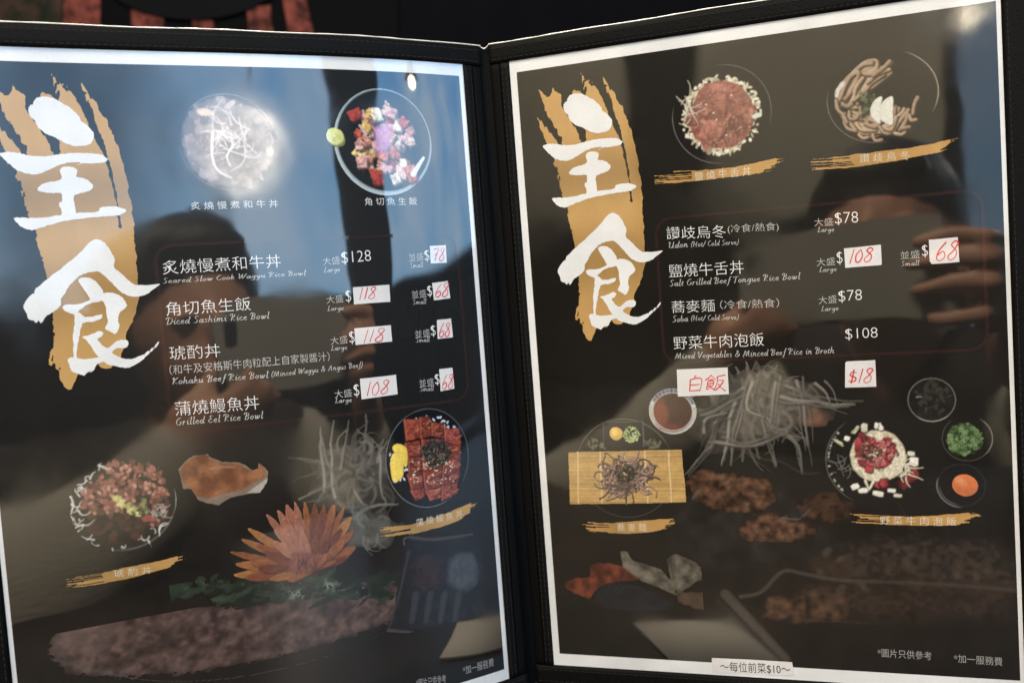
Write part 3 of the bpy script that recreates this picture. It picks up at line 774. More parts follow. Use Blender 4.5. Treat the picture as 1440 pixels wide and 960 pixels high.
# ------------------------------------------------------------------ the poster on the dark wall behind
YP = 1.245
po = empty('wall_poster', at(250, -60, YP)); tag(po, 'dark food poster on the black wall, red meat slices on a round black plate', 'poster')
def ppo(o): o.parent = po; o.matrix_parent_inverse = Matrix.Translation(-po.location); return o
def psheet(name, pts, y, mat, th=0.001):
    p = [at(a, b_, y) for a, b_ in pts]; n = len(p)
    v = [tuple(q) for q in p] + [(q.x, q.y + th, q.z) for q in p]
    f = [tuple(range(n)), tuple(range(2 * n - 1, n - 1, -1))] + [(i, n + i, n + (i + 1) % n, (i + 1) % n) for i in range(n)]
    return ppo(mesh_obj(name, v, f, mat))
M_pblack = plain('poster_black', (0.003, 0.0027, 0.0027), 0.7, 0.05, bscale=8, var=0.5)
M_plate = plain('printed_black_plate', (0.003, 0.003, 0.003), 0.7, 0.08)
mt, nt, b = nodes_of('printed_meat'); tc = nt.nodes.new('ShaderNodeTexCoord'); nz = nt.nodes.new('ShaderNodeTexNoise'); nz.inputs['Scale'].default_value = 60; nz.inputs['Detail'].default_value = 5
nt.links.new(tc.outputs['Object'], nz.inputs['Vector']); cr = nt.nodes.new('ShaderNodeValToRGB'); nt.links.new(nz.outputs['Fac'], cr.inputs[0])
cr.color_ramp.elements[0].position = 0.36; cr.color_ramp.elements[0].color = (0.030, 0.009, 0.006, 1); cr.color_ramp.elements[1].position = 0.64; cr.color_ramp.elements[1].color = (0.26, 0.060, 0.038, 1)
nt.links.new(cr.outputs[0], b.inputs['Base Color']); b.inputs['Roughness'].default_value = 0.7; b.inputs['Specular IOR Level'].default_value = 0.1; M_meat = mt
M_fat = plain('printed_fat_edge', (0.26, 0.19, 0.14), 0.7, 0.1, bscale=60, var=0.3)
mt, nt, b = nodes_of('printed_garnish'); tc = nt.nodes.new('ShaderNodeTexCoord'); nz = nt.nodes.new('ShaderNodeTexNoise'); nz.inputs['Scale'].default_value = 45; nz.inputs['Detail'].default_value = 3
nt.links.new(tc.outputs['Object'], nz.inputs['Vector']); cr = nt.nodes.new('ShaderNodeValToRGB'); nt.links.new(nz.outputs['Fac'], cr.inputs[0])
cr.color_ramp.elements[0].position = 0.35; cr.color_ramp.elements[0].color = (0.006, 0.010, 0.004, 1); cr.color_ramp.elements[1].position = 0.66; cr.color_ramp.elements[1].color = (0.05, 0.026, 0.016, 1)
nt.links.new(cr.outputs[0], b.inputs['Base Color']); b.inputs['Specular IOR Level'].default_value = 0.1; M_garnish = mt
psheet('poster_sheet', [(-260, -330), (560, -330), (560, 150), (-260, 150)], YP, M_pblack)
psheet('printed_garnish', [(-40, -60), (86, -60), (88, 60), (-40, 60)], YP - 0.002, M_garnish)
for pts in ([(90, -40), (142, -40), (140, 70), (88, 70)], [(184, 14), (230, 18), (229, 70), (188, 70)], [(270, 26), (300, 30), (302, 70), (274, 70)], [(347, 10), (380, 8), (386, 70), (352, 70)], [(396, -10), (428, -10), (446, 70), (410, 70)]):
    s_ = psheet('printed_meat_slice', pts, YP - 0.003, M_meat)
    a, b_, c_, d_ = pts
    e_ = psheet('fat_edge', [(a[0] - 5, a[1]), (a[0] - .3, a[1]), (d_[0] - .3, d_[1]), (d_[0] - 5, d_[1])], YP - 0.003, M_fat); e_.parent = s_; e_.matrix_parent_inverse = Matrix.Translation(-po.location)
pl = [(270 + 150 * math.cos(t), -70 + 98 * math.sin(t)) for t in np.linspace(0, 2 * math.pi, 48, endpoint=False)]
psheet('printed_plate', pl, YP - 0.006, M_plate)

# ------------------------------------------------------------------ the menu folder
def pose(o, s):
    R, t, c = PG[s]; B = WM @ R
    mm = Matrix.Identity(4)
    for i in range(3):
        mm[i][0] = B[i][0]; mm[i][1] = -B[i][1]; mm[i][2] = -B[i][2]
    tt = WM @ (t / 1000.0); mm[0][3], mm[1][3], mm[2][3] = tt[0], tt[1], tt[2] + ZC
    o.matrix_world = mm
    return mm


fold = empty('menu_folder', (0, 0.44, 0.0)); tag(fold, 'open black leatherette menu folder with stitched edges standing like a book', 'menu folder')
FI = Matrix.Translation((0, -0.44, 0.0))


def fpart(name, side, verts, faces, mat, smooth=False, parent=None):
    o = mesh_obj(name, verts, faces, mat, None, smooth)
    mm = pose(o, side); o.parent = parent or fold
    bpy.context.view_layer.update()
    o.matrix_parent_inverse = (parent or fold).matrix_world.inverted(); o.matrix_basis = mm
    return o


def band(name, side, x0, x1, y0, y1, h0, h1, mat, rnd_=0.5, label=None):
    """strip of leatherette with softly rounded long edges, following the sheet"""
    nx = max(4, int(abs(x1 - x0) / 2.0) + 3); ny = max(4, int(abs(y1 - y0) / 3) + 3)
    xs = [x0 + (x1 - x0) * (0 if i == 0 else 1 if i == nx else min(max(((i - 1) / (nx - 2)), 0.0), 1.0) * (1 - 2 * .6 / abs(x1 - x0)) + .6 / abs(x1 - x0)) for i in range(nx + 1)]
    ys = [y0 + (y1 - y0) * (0 if i == 0 else 1 if i == ny else ((i - 1) / (ny - 2)) * (1 - 2 * .6 / abs(y1 - y0)) + .6 / abs(y1 - y0)) for i in range(ny + 1)]
    v = []; f = []
    for j, y in enumerate(ys):
        for i, x in enumerate(xs):
            ed = i in (0, nx) or j in (0, ny)
            v.append(S(side, x, y, h1 - (rnd_ if ed else 0) + (0 if ed else 0.10 * math.sin(y * .09 + x * .05))))
    W_ = nx + 1
    for j in range(ny):
        for i in range(nx): f.append((j * W_ + i, (j + 1) * W_ + i, (j + 1) * W_ + i + 1, j * W_ + i + 1))
    per = [i for i in range(W_)] + [j * W_ + nx for j in range(1, ny + 1)] + [ny * W_ + i for i in range(nx - 1, -1, -1)] + [j * W_ for j in range(ny - 1, 0, -1)]
    b0 = len(v)
    for k in per:
        j, i = divmod(k, W_); v.append(S(side, xs[i], ys[j], h0))
    n = len(per)
    for k in range(n): f.append((per[k], per[(k + 1) % n], b0 + (k + 1) % n, b0 + k))
    o = fpart(name, side, v, f, mat, True)
    if label: o['label'] = label
    return o


def stitching(side, lines, h, parent):
    v = []; f = []
    for (xa, ya, xb, yb) in lines:
        L = math.hypot(xb - xa, yb - ya); ux, uy = (xb - xa) / L, (yb - ya) / L; t = 0.5
        while t < L - 2.4:
            x = xa + ux * t; y = ya + uy * t; n0 = len(v)
            for (a, w_, z) in ((0, .28, -.05), (0.3, .3, .16), (1.6, .3, .16), (2.0, .28, -.05)):
                for s_ in (-1, 1): v.append(S(side, x + ux * a - uy * w_ * s_ * .5, y + uy * a + ux * w_ * s_ * .5, h + z))
            for k in range(3): f.append((n0 + 2 * k, n0 + 2 * k + 1, n0 + 2 * k + 3, n0 + 2 * k + 2))
            t += 2.7
    return fpart('stitching', side, v, f, M_thread, False, parent)


def groove(side, x0, x1, y0, y1, h, parent):
    return None


GEO = {'L': dict(xo=-9.5, xi=220.2, pi=210.3), 'R': dict(xo=219.5, xi=-9.6, pi=-0.4)}
for s in 'LR':
    g = GEO[s]; xa, xb = min(g['xo'], g['xi']), max(g['xo'], g['xi'])
    nx, ny = 48, 2
    v = []; f = []
    for z in (-0.6, -3.0):
        for y in (-8.6, 306.5):
            for i in range(nx + 1): v.append(S(s, xa + (xb - xa) * i / nx, y, z))
    n = nx + 1
    for i in range(nx):
        f += [(i, n + i, n + i + 1, i + 1), (2 * n + i, 2 * n + i + 1, 3 * n + i + 1, 3 * n + i), (i, i + 1, 2 * n + i + 1, 2 * n + i), (n + i, 3 * n + i, 3 * n + i + 1, n + i + 1)]
    f += [(0, 2 * n, 3 * n, n), (nx, n + nx, 3 * n + nx, 2 * n + nx)]
    fpart('cover_board', s, v, f, M_leather)
    tp = band('edge_band', s, xa, xb, -9.0, -0.1, -0.5, 1.3, M_leather)
    stitching(s, [(xa + 1, -1.6, xb - 1, -1.6), (xa + 1, -6.9, xb - 1, -6.9)], 1.35, tp)
    bt = band('edge_band', s, xa, xb, 297.3, 307.0, -0.5, 1.3, M_leather)
    stitching(s, [(xa + 1, 299.0, xb - 1, 299.0), (xa + 1, 305.0, xb - 1, 305.0)], 1.35, bt)
    if s == 'L':
        ou = band('edge_band', s, -9.5, -0.6, 0.2, 297.0, -0.5, 1.25, M_leather)
        stitching(s, [(-2.0, 1, -2.0, 296)], 1.3, ou)
        inn = band('edge_band', s, 210.0, 215.0, 0.2, 297.0, -0.5, 1.2, M_leather)
        stitching(s, [(211.3, 1, 211.3, 296), (213.7, 1, 213.7, 296)], 1.25, inn)
        band('spine_band', s, 215.2, 220.0, 0.2, 297.0, -0.5, 0.6, M_leather2)
    else:
        ou = band('edge_band', s, 210.5, 219.5, 0.2, 297.0, -0.5, 1.25, M_leather)
        stitching(s, [(212.0, 1, 212.0, 296)], 1.3, ou)
        inn = band('edge_band', s, -4.6, -0.2, 0.2, 297.0, -0.5, 1.2, M_leather)
        stitching(s, [(-1.4, 1, -1.4, 296), (-3.5, 1, -3.5, 296)], 1.25, inn)
        band('spine_band', s, -9.6, -4.8, 0.2, 297.0, -0.5, 0.6, M_leather2)
    # plastic piping along the top edge, its shine put into a pale colour
    v = []; f = []; N_ = 60
    for i in range(N_ + 1):
        x = xa + (xb - xa) * i / N_
        for k in range(6):
            a = k * math.pi / 3; rr = 0.30 + 0.10 * math.sin(i * 1.7 + (2 if s == 'L' else 0)) * (0.5 + 0.5 * math.sin(i * .31))
            v.append(S(s, x, -9.25 + rr * math.cos(a) + 0.15 * math.sin(i * .4), 0.95 + rr * math.sin(a)))
    for i in range(N_):
        for k in range(6): f.append((i * 6 + k, i * 6 + (k + 1) % 6, (i + 1) * 6 + (k + 1) % 6, (i + 1) * 6 + k))
    fpart('edge_piping', s, v, f, M_piping, True)

def page_world(s, x, y, lift):
    R, t, c = PG[s]; p = R @ np.array([x - PW / 2, y - PH / 2, zf(s, x) - lift]) + t
    q = WM @ (p / 1000.0); return Vector((q[0], q[1], q[2] + ZC))


v = []; f = []; ys_ = np.linspace(-8.4, 306.2, 40)
for y in ys_:
    a_ = page_world('L', 218.5, y, -0.9); b_ = page_world('R', -8.0, y, -0.9)
    for k in range(9):
        t_ = k / 8; p = a_.lerp(b_, t_); p.y += 0.0016 * math.sin(math.pi * t_); v.append(p)
for i in range(len(ys_) - 1):
    for k in range(8): f.append((i * 9 + k, (i + 1) * 9 + k, (i + 1) * 9 + k + 1, i * 9 + k + 1))
pv = []; pf = []
for i in range(13):
    t_ = i / 12; p = page_world('L', 219.8, -9.2, 0.9).lerp(page_world('R', -9.4, -9.2, 0.9), t_); p.y += 0.0012 * math.sin(math.pi * t_); p.z -= 0.0012 * math.sin(math.pi * t_)
    for k in range(6): pv.append((p.x, p.y + .0003 * math.cos(k * 1.0472), p.z + .0003 * math.sin(k * 1.0472)))
for i in range(12):
    for k in range(6): pf.append((i * 6 + k, i * 6 + (k + 1) % 6, (i + 1) * 6 + (k + 1) % 6, (i + 1) * 6 + k))
o = mesh_obj('edge_piping', pv, pf, M_piping, None, True); o.parent = fold; o.matrix_parent_inverse = FI
o = mesh_obj('spine', v, f, M_leather2, None, True); o.parent = fold; o.matrix_parent_inverse = FI

# ------------------------------------------------------------------ the two printed sheets
page = {}
for s, lab in (('L', 'dark glossy menu sheet with the eel bowl and an orange flower printed on it'), ('R', 'dark glossy menu sheet with the udon bowl and the bamboo mat of noodles')):
    e = empty('menu_page'); pose(e, s); tag(e, lab, 'menu page', 'printed pages in the folder'); page[s] = e
    nx = 56; v = []; f = []
    for y in (0.0, PH):
        for i in range(nx + 1): v.append(S(s, PW * i / nx, y, 0.0))
    n = nx + 1
    f = [(n + i, n + i + 1, i + 1, i) for i in range(nx)]
    mesh_obj('paper_sheet', v, f, ink(s, 'white_paper', (0.80, 0.79, 0.77)), e, True)

INSET = {'L': (1.6, 5.6, 2.0, 5.2), 'R': (3.3, 5.5, 1.7, 5.9)}
def kmm(s, px, py):                 # millimetres per photo pixel around a point
    a = to_page(s, px - 5, py); b = to_page(s, px + 5, py); return abs(b[0] - a[0]) / 10
exec_order = []

# ---- dark printed ground of each sheet with its faint food still life
def ground(s):
    l, t, r, b = INSET[s]
    c = Canvas(l, t, PW - r, PH - b, 0.5, (25, 23, 20)); c.a[:] = 1
    n1 = vnoise(c.X.shape, 6, 11 if s == 'L' else 12, 4); n2 = vnoise(c.X.shape, 26, 21, 3)
    c.rgb *= (0.55 + 0.9 * n1)[..., None]
    low = np.clip((c.Y - 195) / 40, 0, 1)
    plank = 0.8 + 0.4 * vnoise((c.ny, 4), 40, 5, 2)[:, :1] * np.ones((1, c.nx))
    wood = np.array(lin((34, 27, 22)))[None, None, :] * (0.35 + 0.9 * n2 * plank)[..., None]
    c.rgb = c.rgb * (1 - 0.55 * low[..., None]) + wood * 0.55 * low[..., None]
    return c


# printed picture parts of the left sheet -------------------------------------------------
def shift_(pts, dx, dy): return [(x + dx, y + dy) for x, y in pts]


def shade_(col, k): return tuple(int(v * k) for v in col)


def radish(c, cx, cy, R, n, col, w0=1.3, spread=0.9):
    for i in range(n):
        x, y = disc(R * .7); a = math.atan2(y, x) if rnd(0, 1) < spread else rnd(0, 6.28)
        c.line(squiggle(cx + x, cy + y, rnd(R * .5, R * 1.3), .38, 10, a + rnd(-.6, .6)), rnd(w0 * .5, w0), shade_(col, rnd(.65, 1.1)), rnd(.3, w0 * .5), alpha=rnd(.6, .95), soft=.45)


def strand(c, pts, w_, col):
    """wavy tapering shred with a paler core"""
    if len(pts) < 5: pts = smooth_open(pts, 5)
    q = []; s_ = 0.0; ph = rnd(0, 6.28); f1, A = rnd(.22, .4), rnd(.25, .6)
    for i, (x, y) in enumerate(pts):
        ax, ay = pts[max(0, i - 1)]; bx, by = pts[min(len(pts) - 1, i + 1)]; L = math.hypot(bx - ax, by - ay) or 1
        s_ += L / 2; o_ = A * math.sin(f1 * s_ + ph); q.append((x - (by - ay) / L * o_, y + (bx - ax) / L * o_))
    c.line([(x + .3, y + .5) for x, y in q], w_ + .5, (34, 31, 28), .6, .55, .7)
    c.line(q, w_, shade_(col, .8), w_ * .3, .85, .45); c.line([(x - w_ * .12, y - w_ * .1) for x, y in q], w_ * .45, shade_(col, 1.18), w_ * .12, .7, .4)


# LEFT ground
pL, pR = page['L'], page['R']
c = ground('L'); Lp = lambda x, y: to_page('L', x, y)
for i in range(26):      # dim leaves and shadows
    x, y = Lp(rnd(330, 560), rnd(810, 850)); c.ell(x, y, rnd(3, 9), rnd(1.2, 3), (34, 44, 34), rnd(-.5, .5), .5, 1.2, .3, .5)
c.build('printed_ground', 'L', pL, 0.05, blur=2)

# mass of pink rice on a long dish
c = Canvas(10, 232, 180, 286, 0.4); c.rgb[:] = lin((28, 25, 22))
P = ps('L', [(70, 915), (85, 870), (130, 845), (200, 840), (260, 850), (330, 856), (400, 845), (470, 826), (540, 812), (562, 830), (560, 868), (500, 890), (430, 912), (350, 930), (260, 945), (170, 950), (95, 945)])
c.relief(P, (54, 40, 36), (100, 76, 68), 3.4, 1.8, 1, 2.4, 2.0)
xs = [p[0] for p in P]; ys = [p[1] for p in P]
for i in range(900):
    x, y = rnd(min(xs), max(xs)), rnd(min(ys), max(ys)); j, i_ = int((y - c.y0) / c.res), int((x - c.x0) / c.res)
    if 0 <= j < c.ny and 0 <= i_ < c.nx and c.a[j, i_] > .8:
        k = rnd(.45, 1.2); c.ell(x, y, rnd(.35, 1.2), rnd(.3, .7), (int(118 * k), int(84 * k), int(80 * k)), rnd(0, 3), rnd(.25, .65), .6)
for i in range(14):
    x, y = Lp(rnd(110, 540), rnd(850, 925)); c.ell(x, y, rnd(3, 9), rnd(1.5, 4), (30, 23, 22), rnd(-.5, .3), .5, 2.5, .4, .3, True)
c.ell(*Lp(120, 890), 13, 9, (120, 96, 88), 0, .35, 4, .2, .3, True)
for (a, b) in (((130, 835), (75, 910)), ((75, 910), (120, 945))): c.line([Lp(*a), Lp(*b)], .7, (92, 82, 74), .5, .6)
c.line(smooth_open(ps('L', [(70, 925), (200, 955), (330, 952), (460, 922), (560, 880)])), .7, (88, 82, 76), .4, .8)
c.build('printed_rice_dish', 'L', pL, 0.065, .12, blur=4, label='printed long dish of pink rice grains')

# dark green leaves round the flower
c = Canvas(60, 205, 172, 250, 0.4); c.rgb[:] = lin((28, 25, 22))
for i in range(70):
    x, y = Lp(rnd(240, 560), rnd(808, 846)); k = rnd(.5, 1.3)
    c.ell(x, y, rnd(2, 6.5), rnd(.8, 2.2), (int(38 * k), int(50 * k), int(36 * k)), rnd(-.7, .5), rnd(.6, .95), .6, .3, .4)
for i in range(46):
    x, y = Lp(rnd(250, 560), rnd(812, 846)); c.line(squiggle(x, y, rnd(2, 6), .3), .5, (82, 92, 76), .2, rnd(.4, .9))
for x_, y_ in ((465, 822), (415, 835)):
    for i in range(12): c.line(squiggle(*Lp(x_ + rnd(-9, 9), y_ + rnd(-5, 5)), rnd(2, 4), .5), .5, (120, 138, 112), .25, .9)
c.build('printed_leaves', 'L', pL, 0.075, .2, blur=3)

# tangle of white radish shreds
c = Canvas(112, 158, 178, 224, 0.3); c.rgb[:] = lin((28, 25, 22))
cx, cy = Lp(500, 665)
c.ell(cx, cy + 4, 17, 15, (58, 54, 48), 0, .75, 6, .35, .5)
radish(c, cx, cy, 16, 80, (92, 86, 77), 2.0)
for a, b, w_ in (((455, 690), (450, 600), 1.6), ((470, 700), (468, 590), 1.5), ((450, 615), (475, 690), 1.3), ((480, 660), (490, 590), 1.2), ((530, 650), (545, 618), 1.2), ((535, 640), (540, 700), 1.6), ((540, 700), (530, 720), 1.0), ((500, 725), (560, 707), 1.8), ((420, 700), (470, 680), 1.0), ((500, 690), (520, 715), 1.4)):
    pa, pb = Lp(*a), Lp(*b); mid = ((pa[0] + pb[0]) / 2 + rnd(-2, 2), (pa[1] + pb[1]) / 2 + rnd(-2, 2))
    strand(c, smooth_open([pa, mid, pb], 3), w_, shade_((120, 114, 104), rnd(.85, 1.1)))
c.ell(*Lp(515, 745), 15, 7, (88, 86, 76), .2, .75, 3, .4, .4)
radish(c, *Lp(520, 740), 9, 22, (110, 106, 96), 1.2)
c.build('printed_radish_shreds', 'L', pL, 0.085, .12, blur=3, gain=1.15)

# orange chrysanthemum
c = Canvas(80, 180, 158, 232, 0.25); c.rgb[:] = lin((28, 25, 22))
ctr = Lp(440, 802)
petals = [(322, 775, 0), (328, 808, 0), (338, 757, 0), (348, 742, 0), (352, 790, 0), (366, 752, 0), (374, 722, 1), (390, 716, 1), (402, 708, 1), (414, 704, 1), (428, 704, 0), (442, 706, 2), (456, 708, 2), (470, 708, 0), (484, 712, 0), (494, 726, 0), (498, 745, 0), (500, 768, 0), (490, 782, 2), (330, 792, 0), (344, 812, 2), (360, 765, 2), (382, 735, 1), (398, 728, 1), (416, 724, 1), (450, 728, 2), (466, 732, 2), (480, 742, 2), (484, 760, 0), (370, 775, 2), (362, 798, 2), (385, 760, 1), (405, 750, 1), (424, 748, 1), (444, 752, 2), (462, 758, 2), (380, 814, 0), (404, 816, 0)]
for k, (x, y, kind) in enumerate(sorted(petals, key=lambda p: -math.hypot(p[0] - 440, (p[1] - 802) * 1.1))):
    tx, ty = Lp(x, y); dx, dy = ctr[0] - tx, ctr[1] - ty; L = math.hypot(dx, dy); nx_, ny_ = -dy / L, dx / L; w_ = rnd(1.5, 2.3)
    pts = [(tx, ty), (tx + dx * .07 + nx_ * w_ * .55, ty + dy * .07 + ny_ * w_ * .55), (tx + dx * .3 + nx_ * w_, ty + dy * .3 + ny_ * w_), (ctr[0] + nx_ * .8, ctr[1] + ny_ * .8), (ctr[0] - nx_ * .8, ctr[1] - ny_ * .8), (tx + dx * .3 - nx_ * w_, ty + dy * .3 - ny_ * w_), (tx + dx * .07 - nx_ * w_ * .55, ty + dy * .07 - ny_ * w_ * .55)]
    base = [random.choice([(186, 112, 40), (172, 94, 40), (192, 124, 50)]), (190, 116, 84), random.choice([(142, 66, 34), (156, 78, 38), (128, 60, 36)])][kind]  # middle petals pinker: reflected tint put into the petal colour
    c.poly([(p[0] + .35, p[1] + .55) for p in smooth_closed(pts)], (58, 28, 18), .8, .5, .2)
    c.poly(smooth_closed(pts), base, 1, .35, .25, .35, grad=lambda X, Y, t=(tx, ty), q=(dx / L, dy / L), L=L, n=(nx_, ny_), w=w_: np.clip(1.15 - 0.62 * (((X - t[0]) * q[0] + (Y - t[1]) * q[1]) / L) - .16 * np.abs((X - t[0]) * n[0] + (Y - t[1]) * n[1]) / w, .3, 1.2))
    for o_ in (-.55, -.2, .15, .5):
        c.line([(tx + dx * .05 + nx_ * w_ * o_ * .6, ty + dy * .05 + ny_ * w_ * o_ * .6), (tx + dx * .35 + nx_ * w_ * o_, ty + dy * .35 + ny_ * w_ * o_), (tx + dx * .85 + nx_ * w_ * o_ * .3, ty + dy * .85 + ny_ * w_ * o_ * .3)], .26, shade_(base, rnd(.55, .75)), .2, .6, .3, True)
for i in range(26):
    a_ = rnd(3.3, 6.1); L = rnd(6, 11); tx, ty = ctr[0] + L * math.cos(a_), ctr[1] + L * math.sin(a_) * .95; w_ = rnd(.7, 1.2); nx_, ny_ = -math.sin(a_), math.cos(a_)
    base = (186, 112, 84) if 4.2 < a_ < 5.0 else random.choice([(168, 88, 42), (140, 64, 36), (186, 108, 48)])  # short middle petals get the same reflected pink in their colour
    pts = [(tx, ty), (tx - L * .35 * math.cos(a_) + nx_ * w_, ty - L * .35 * math.sin(a_) + ny_ * w_), ctr, (tx - L * .35 * math.cos(a_) - nx_ * w_, ty - L * .35 * math.sin(a_) - ny_ * w_)]
    c.poly([(p[0] + .3, p[1] + .45) for p in smooth_closed(pts)], (60, 28, 18), .7, .5); c.poly(smooth_closed(pts), base, .95, .4, .2, .3, grad=lambda X, Y, L=L: np.clip(.55 + .55 * np.hypot(X - ctr[0], Y - ctr[1]) / L, .4, 1.1))
c.ell(*Lp(425, 790), 6.5, 5, (140, 72, 56), 0, .95, 1.5, .4, .3)
for i in range(36):
    x, y = disc(5.5); q = Lp(430, 797); c.line(squiggle(q[0] + x, q[1] + y * .7, 3, .2, 4, -1.5 + rnd(-.5, .5)), .7, random.choice([(110, 52, 40), (160, 84, 62), (84, 40, 36)]), .3, .9)
c.build('printed_flower', 'L', pL, 0.095, gain=.78, label='printed orange flower')

# broken egg shell with orange roe inside
c = Canvas(62, 168, 112, 202, 0.25); c.rgb[:] = lin((28, 25, 22))
q = [(80, 155), (130, 100), (180, 72), (235, 48), (265, 90), (330, 115), (410, 115), (460, 130), (500, 160), (528, 150), (535, 120), (590, 165), (585, 230), (545, 290), (470, 300), (380, 318), (310, 362), (240, 350), (190, 330), (155, 270), (105, 270), (95, 210)]
c.poly(ps('L', q, 230, 620, 4), (140, 118, 98), 1, .4, .25, .2)
q = [(92, 165), (135, 108), (232, 58), (262, 100), (330, 122), (410, 124), (495, 168), (520, 170), (540, 135), (580, 170), (560, 205), (500, 235), (440, 275), (340, 292), (260, 320), (180, 310), (160, 262), (110, 235)]
c.poly(ps('L', q, 230, 620, 4), (158, 92, 46), 1, .6, .4, .22, grad=lambda X, Y: np.clip(.78 + (Y - 175) / 60, .6, 1.2))
c.relief(ps('L', q, 230, 620, 4), (96, 56, 30), (186, 118, 66), 6, .8, .6, 1.2, .5)
c.line(ps('L', [(260, 155), (330, 145), (400, 145)], 230, 620, 4), .9, (188, 140, 96), .6, .6, .8, True)
c.poly(ps('L', [(470, 290), (545, 235), (585, 205), (582, 235), (545, 288)], 230, 620, 4), (190, 178, 160), .9, .5)
c.build('printed_egg_shell', 'L', pL, 0.10, gain=.8, label='printed broken egg shell with orange inside')

# pale bell-shaped patch coloured into the sheet at the foot
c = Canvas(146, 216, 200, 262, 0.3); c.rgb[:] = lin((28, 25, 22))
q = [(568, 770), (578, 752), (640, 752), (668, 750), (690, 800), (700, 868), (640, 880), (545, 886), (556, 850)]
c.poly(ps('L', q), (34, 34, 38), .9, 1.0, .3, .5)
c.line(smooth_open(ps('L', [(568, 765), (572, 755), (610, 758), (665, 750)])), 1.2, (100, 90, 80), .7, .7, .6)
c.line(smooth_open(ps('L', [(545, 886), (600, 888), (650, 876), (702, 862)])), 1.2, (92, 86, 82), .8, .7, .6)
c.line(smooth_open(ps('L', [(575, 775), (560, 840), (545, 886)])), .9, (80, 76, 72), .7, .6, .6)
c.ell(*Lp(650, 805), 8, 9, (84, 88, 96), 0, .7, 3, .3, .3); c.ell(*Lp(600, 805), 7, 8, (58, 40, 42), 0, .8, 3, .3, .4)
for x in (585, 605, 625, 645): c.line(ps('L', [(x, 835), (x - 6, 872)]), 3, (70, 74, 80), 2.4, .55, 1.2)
c.build('bell_shaped_patch', 'L', pL, 0.10, .12, blur=3, gain=.85)


# ---- bowls -----------------------------------------------------------------------------
def bowl_canvas(s, px, py, rpx, pad=1.25, res=0.25, base=(20, 18, 17)):
    x, y = to_page(s, px, py); k = kmm(s, px, py); R = rpx * k
    c = Canvas(x - R * pad, y - R * pad, x + R * pad, y + R * pad, res, base); return c, x, y, R, k


# slow cooked beef under white shreds
c, x, y, R, k = bowl_canvas('L', 321, 200, 70)
c.ell(x, y, R, R * 1.02, (22, 20, 20), soft=.3)
c.ring(x, y, R * .985, R * 1.0, .35, (120, 128, 136), a0=-2.4, a1=-.1, alpha=.8)
c.ring(x, y, R * .985, R * 1.0, .35, (96, 104, 112), a0=1.4, a1=3.0, alpha=.8)
c.ell(x, y, R * .9, R * .92, (92, 82, 82), 0, 1, 1.2, .12, .3)
for i in range(170):
    a, b = disc(.88 * R); kk = rnd(.7, 1.25)
    c.ell(x + a, y + b, rnd(1.4, 3.6), rnd(.9, 2.2), (int(124 * kk), int(108 * kk), int(108 * kk)), rnd(0, 3), rnd(.7, 1), .5, .35, .35)
for i in range(160):
    a, b = disc(.86 * R); c.ell(x + a, y + b, rnd(.2, .6), rnd(.2, .4), (178, 158, 158), rnd(0, 3), rnd(.4, .9), .25)
for i in range(26):
    a, b = disc(.42 * R); c.line(smooth_open(squiggle(x + a + 2, y + b - 1, rnd(7, 15), .4, 6), 3), rnd(.5, .9), (206, 200, 196), .3, rnd(.6, .95))
c.line(smooth_open([(x - 6, y - 4), (x - 7, y + 6), (x - 5, y + 12), (x, y + 15)]), 1.0, (226, 222, 218), .5, .95)
c.line(smooth_open([(x + 2, y + 1), (x - 1, y + 6), (x, y + 10)]), .9, (220, 214, 210), .5, .9)
c.ell(x - .42 * R, y - .62 * R, 3.4, 1.5, (214, 188, 150), .1, 1, .5, .2, .2); c.ell(x + .1 * R, y - .78 * R, 2.6, 1.1, (190, 170, 168), -.6, 1, .5)
c.build('dish_photo', 'L', pL, 0.11, label='printed bowl of dusky beef slices under white onion shreds')

# diced sashimi
c, x, y, R, k = bowl_canvas('L', 540, 200, 69, 1.35)
c.ell(x, y, R, R * 1.04, (150, 162, 166), soft=.3)
c.ell(x + .02 * R, y - .03 * R, R * .95, R * .98, (30, 32, 32), soft=.5)
c.ring(x, y, R * .97, R * 1.01, 1.0, (176, 186, 188), a0=1.2, a1=3.6, alpha=.9, soft=.8); c.ring(x, y, R * .98, R * 1.02, .3, (150, 160, 166), a0=-2, a1=1.2, alpha=.7)
for i in range(14):
    a, b = disc(.7 * R); c.ell(x + a, y + b, rnd(2, 4), rnd(1.5, 3), (24, 28, 24), rnd(0, 3), .9, .8, .3, .5)
pal = [(196, 84, 56), (214, 142, 118), (176, 56, 44), (226, 186, 170), (238, 206, 120), (236, 190, 70), (216, 120, 96), (228, 168, 160), (176, 58, 54), (236, 222, 196)]
spots = [(-.62, -.55, 2), (-.3, -.6, 5), (-.1, -.62, 9), (.1, -.66, 3), (.25, -.6, 7), (-.55, -.2, 0), (-.35, -.3, 5), (-.45, .02, 1), (-.25, .05, 4), (-.6, .1, 7), (-.4, .3, 1), (-.55, .42, 7), (-.3, .62, 0), (-.2, .75, 2), (.0, -.3, 3), (.15, -.1, 4), (.3, -.35, 9), (.45, -.4, 0), (.6, -.3, 1), (.5, -.1, 7), (.3, .05, 3), (.62, .0, 3), (.1, .2, 6), (.3, .3, 0), (.15, .45, 2), (.4, .45, 9), (.3, .65, 3), (.5, .6, 6), (.1, .6, 7), (.2, .8, 9), (.55, .75, 0), (-.05, .05, 7), (-.05, .3, 6)]
for i in range(60):
    a, b = disc(.76)
    if a > .35 and -.15 < b < .5 and rnd(0, 1) < .75: continue
    spots.insert(0, (a, b, random.choice([0, 1, 1, 2, 3, 3, 6, 7, 7, 8, 9, 4, 3])))
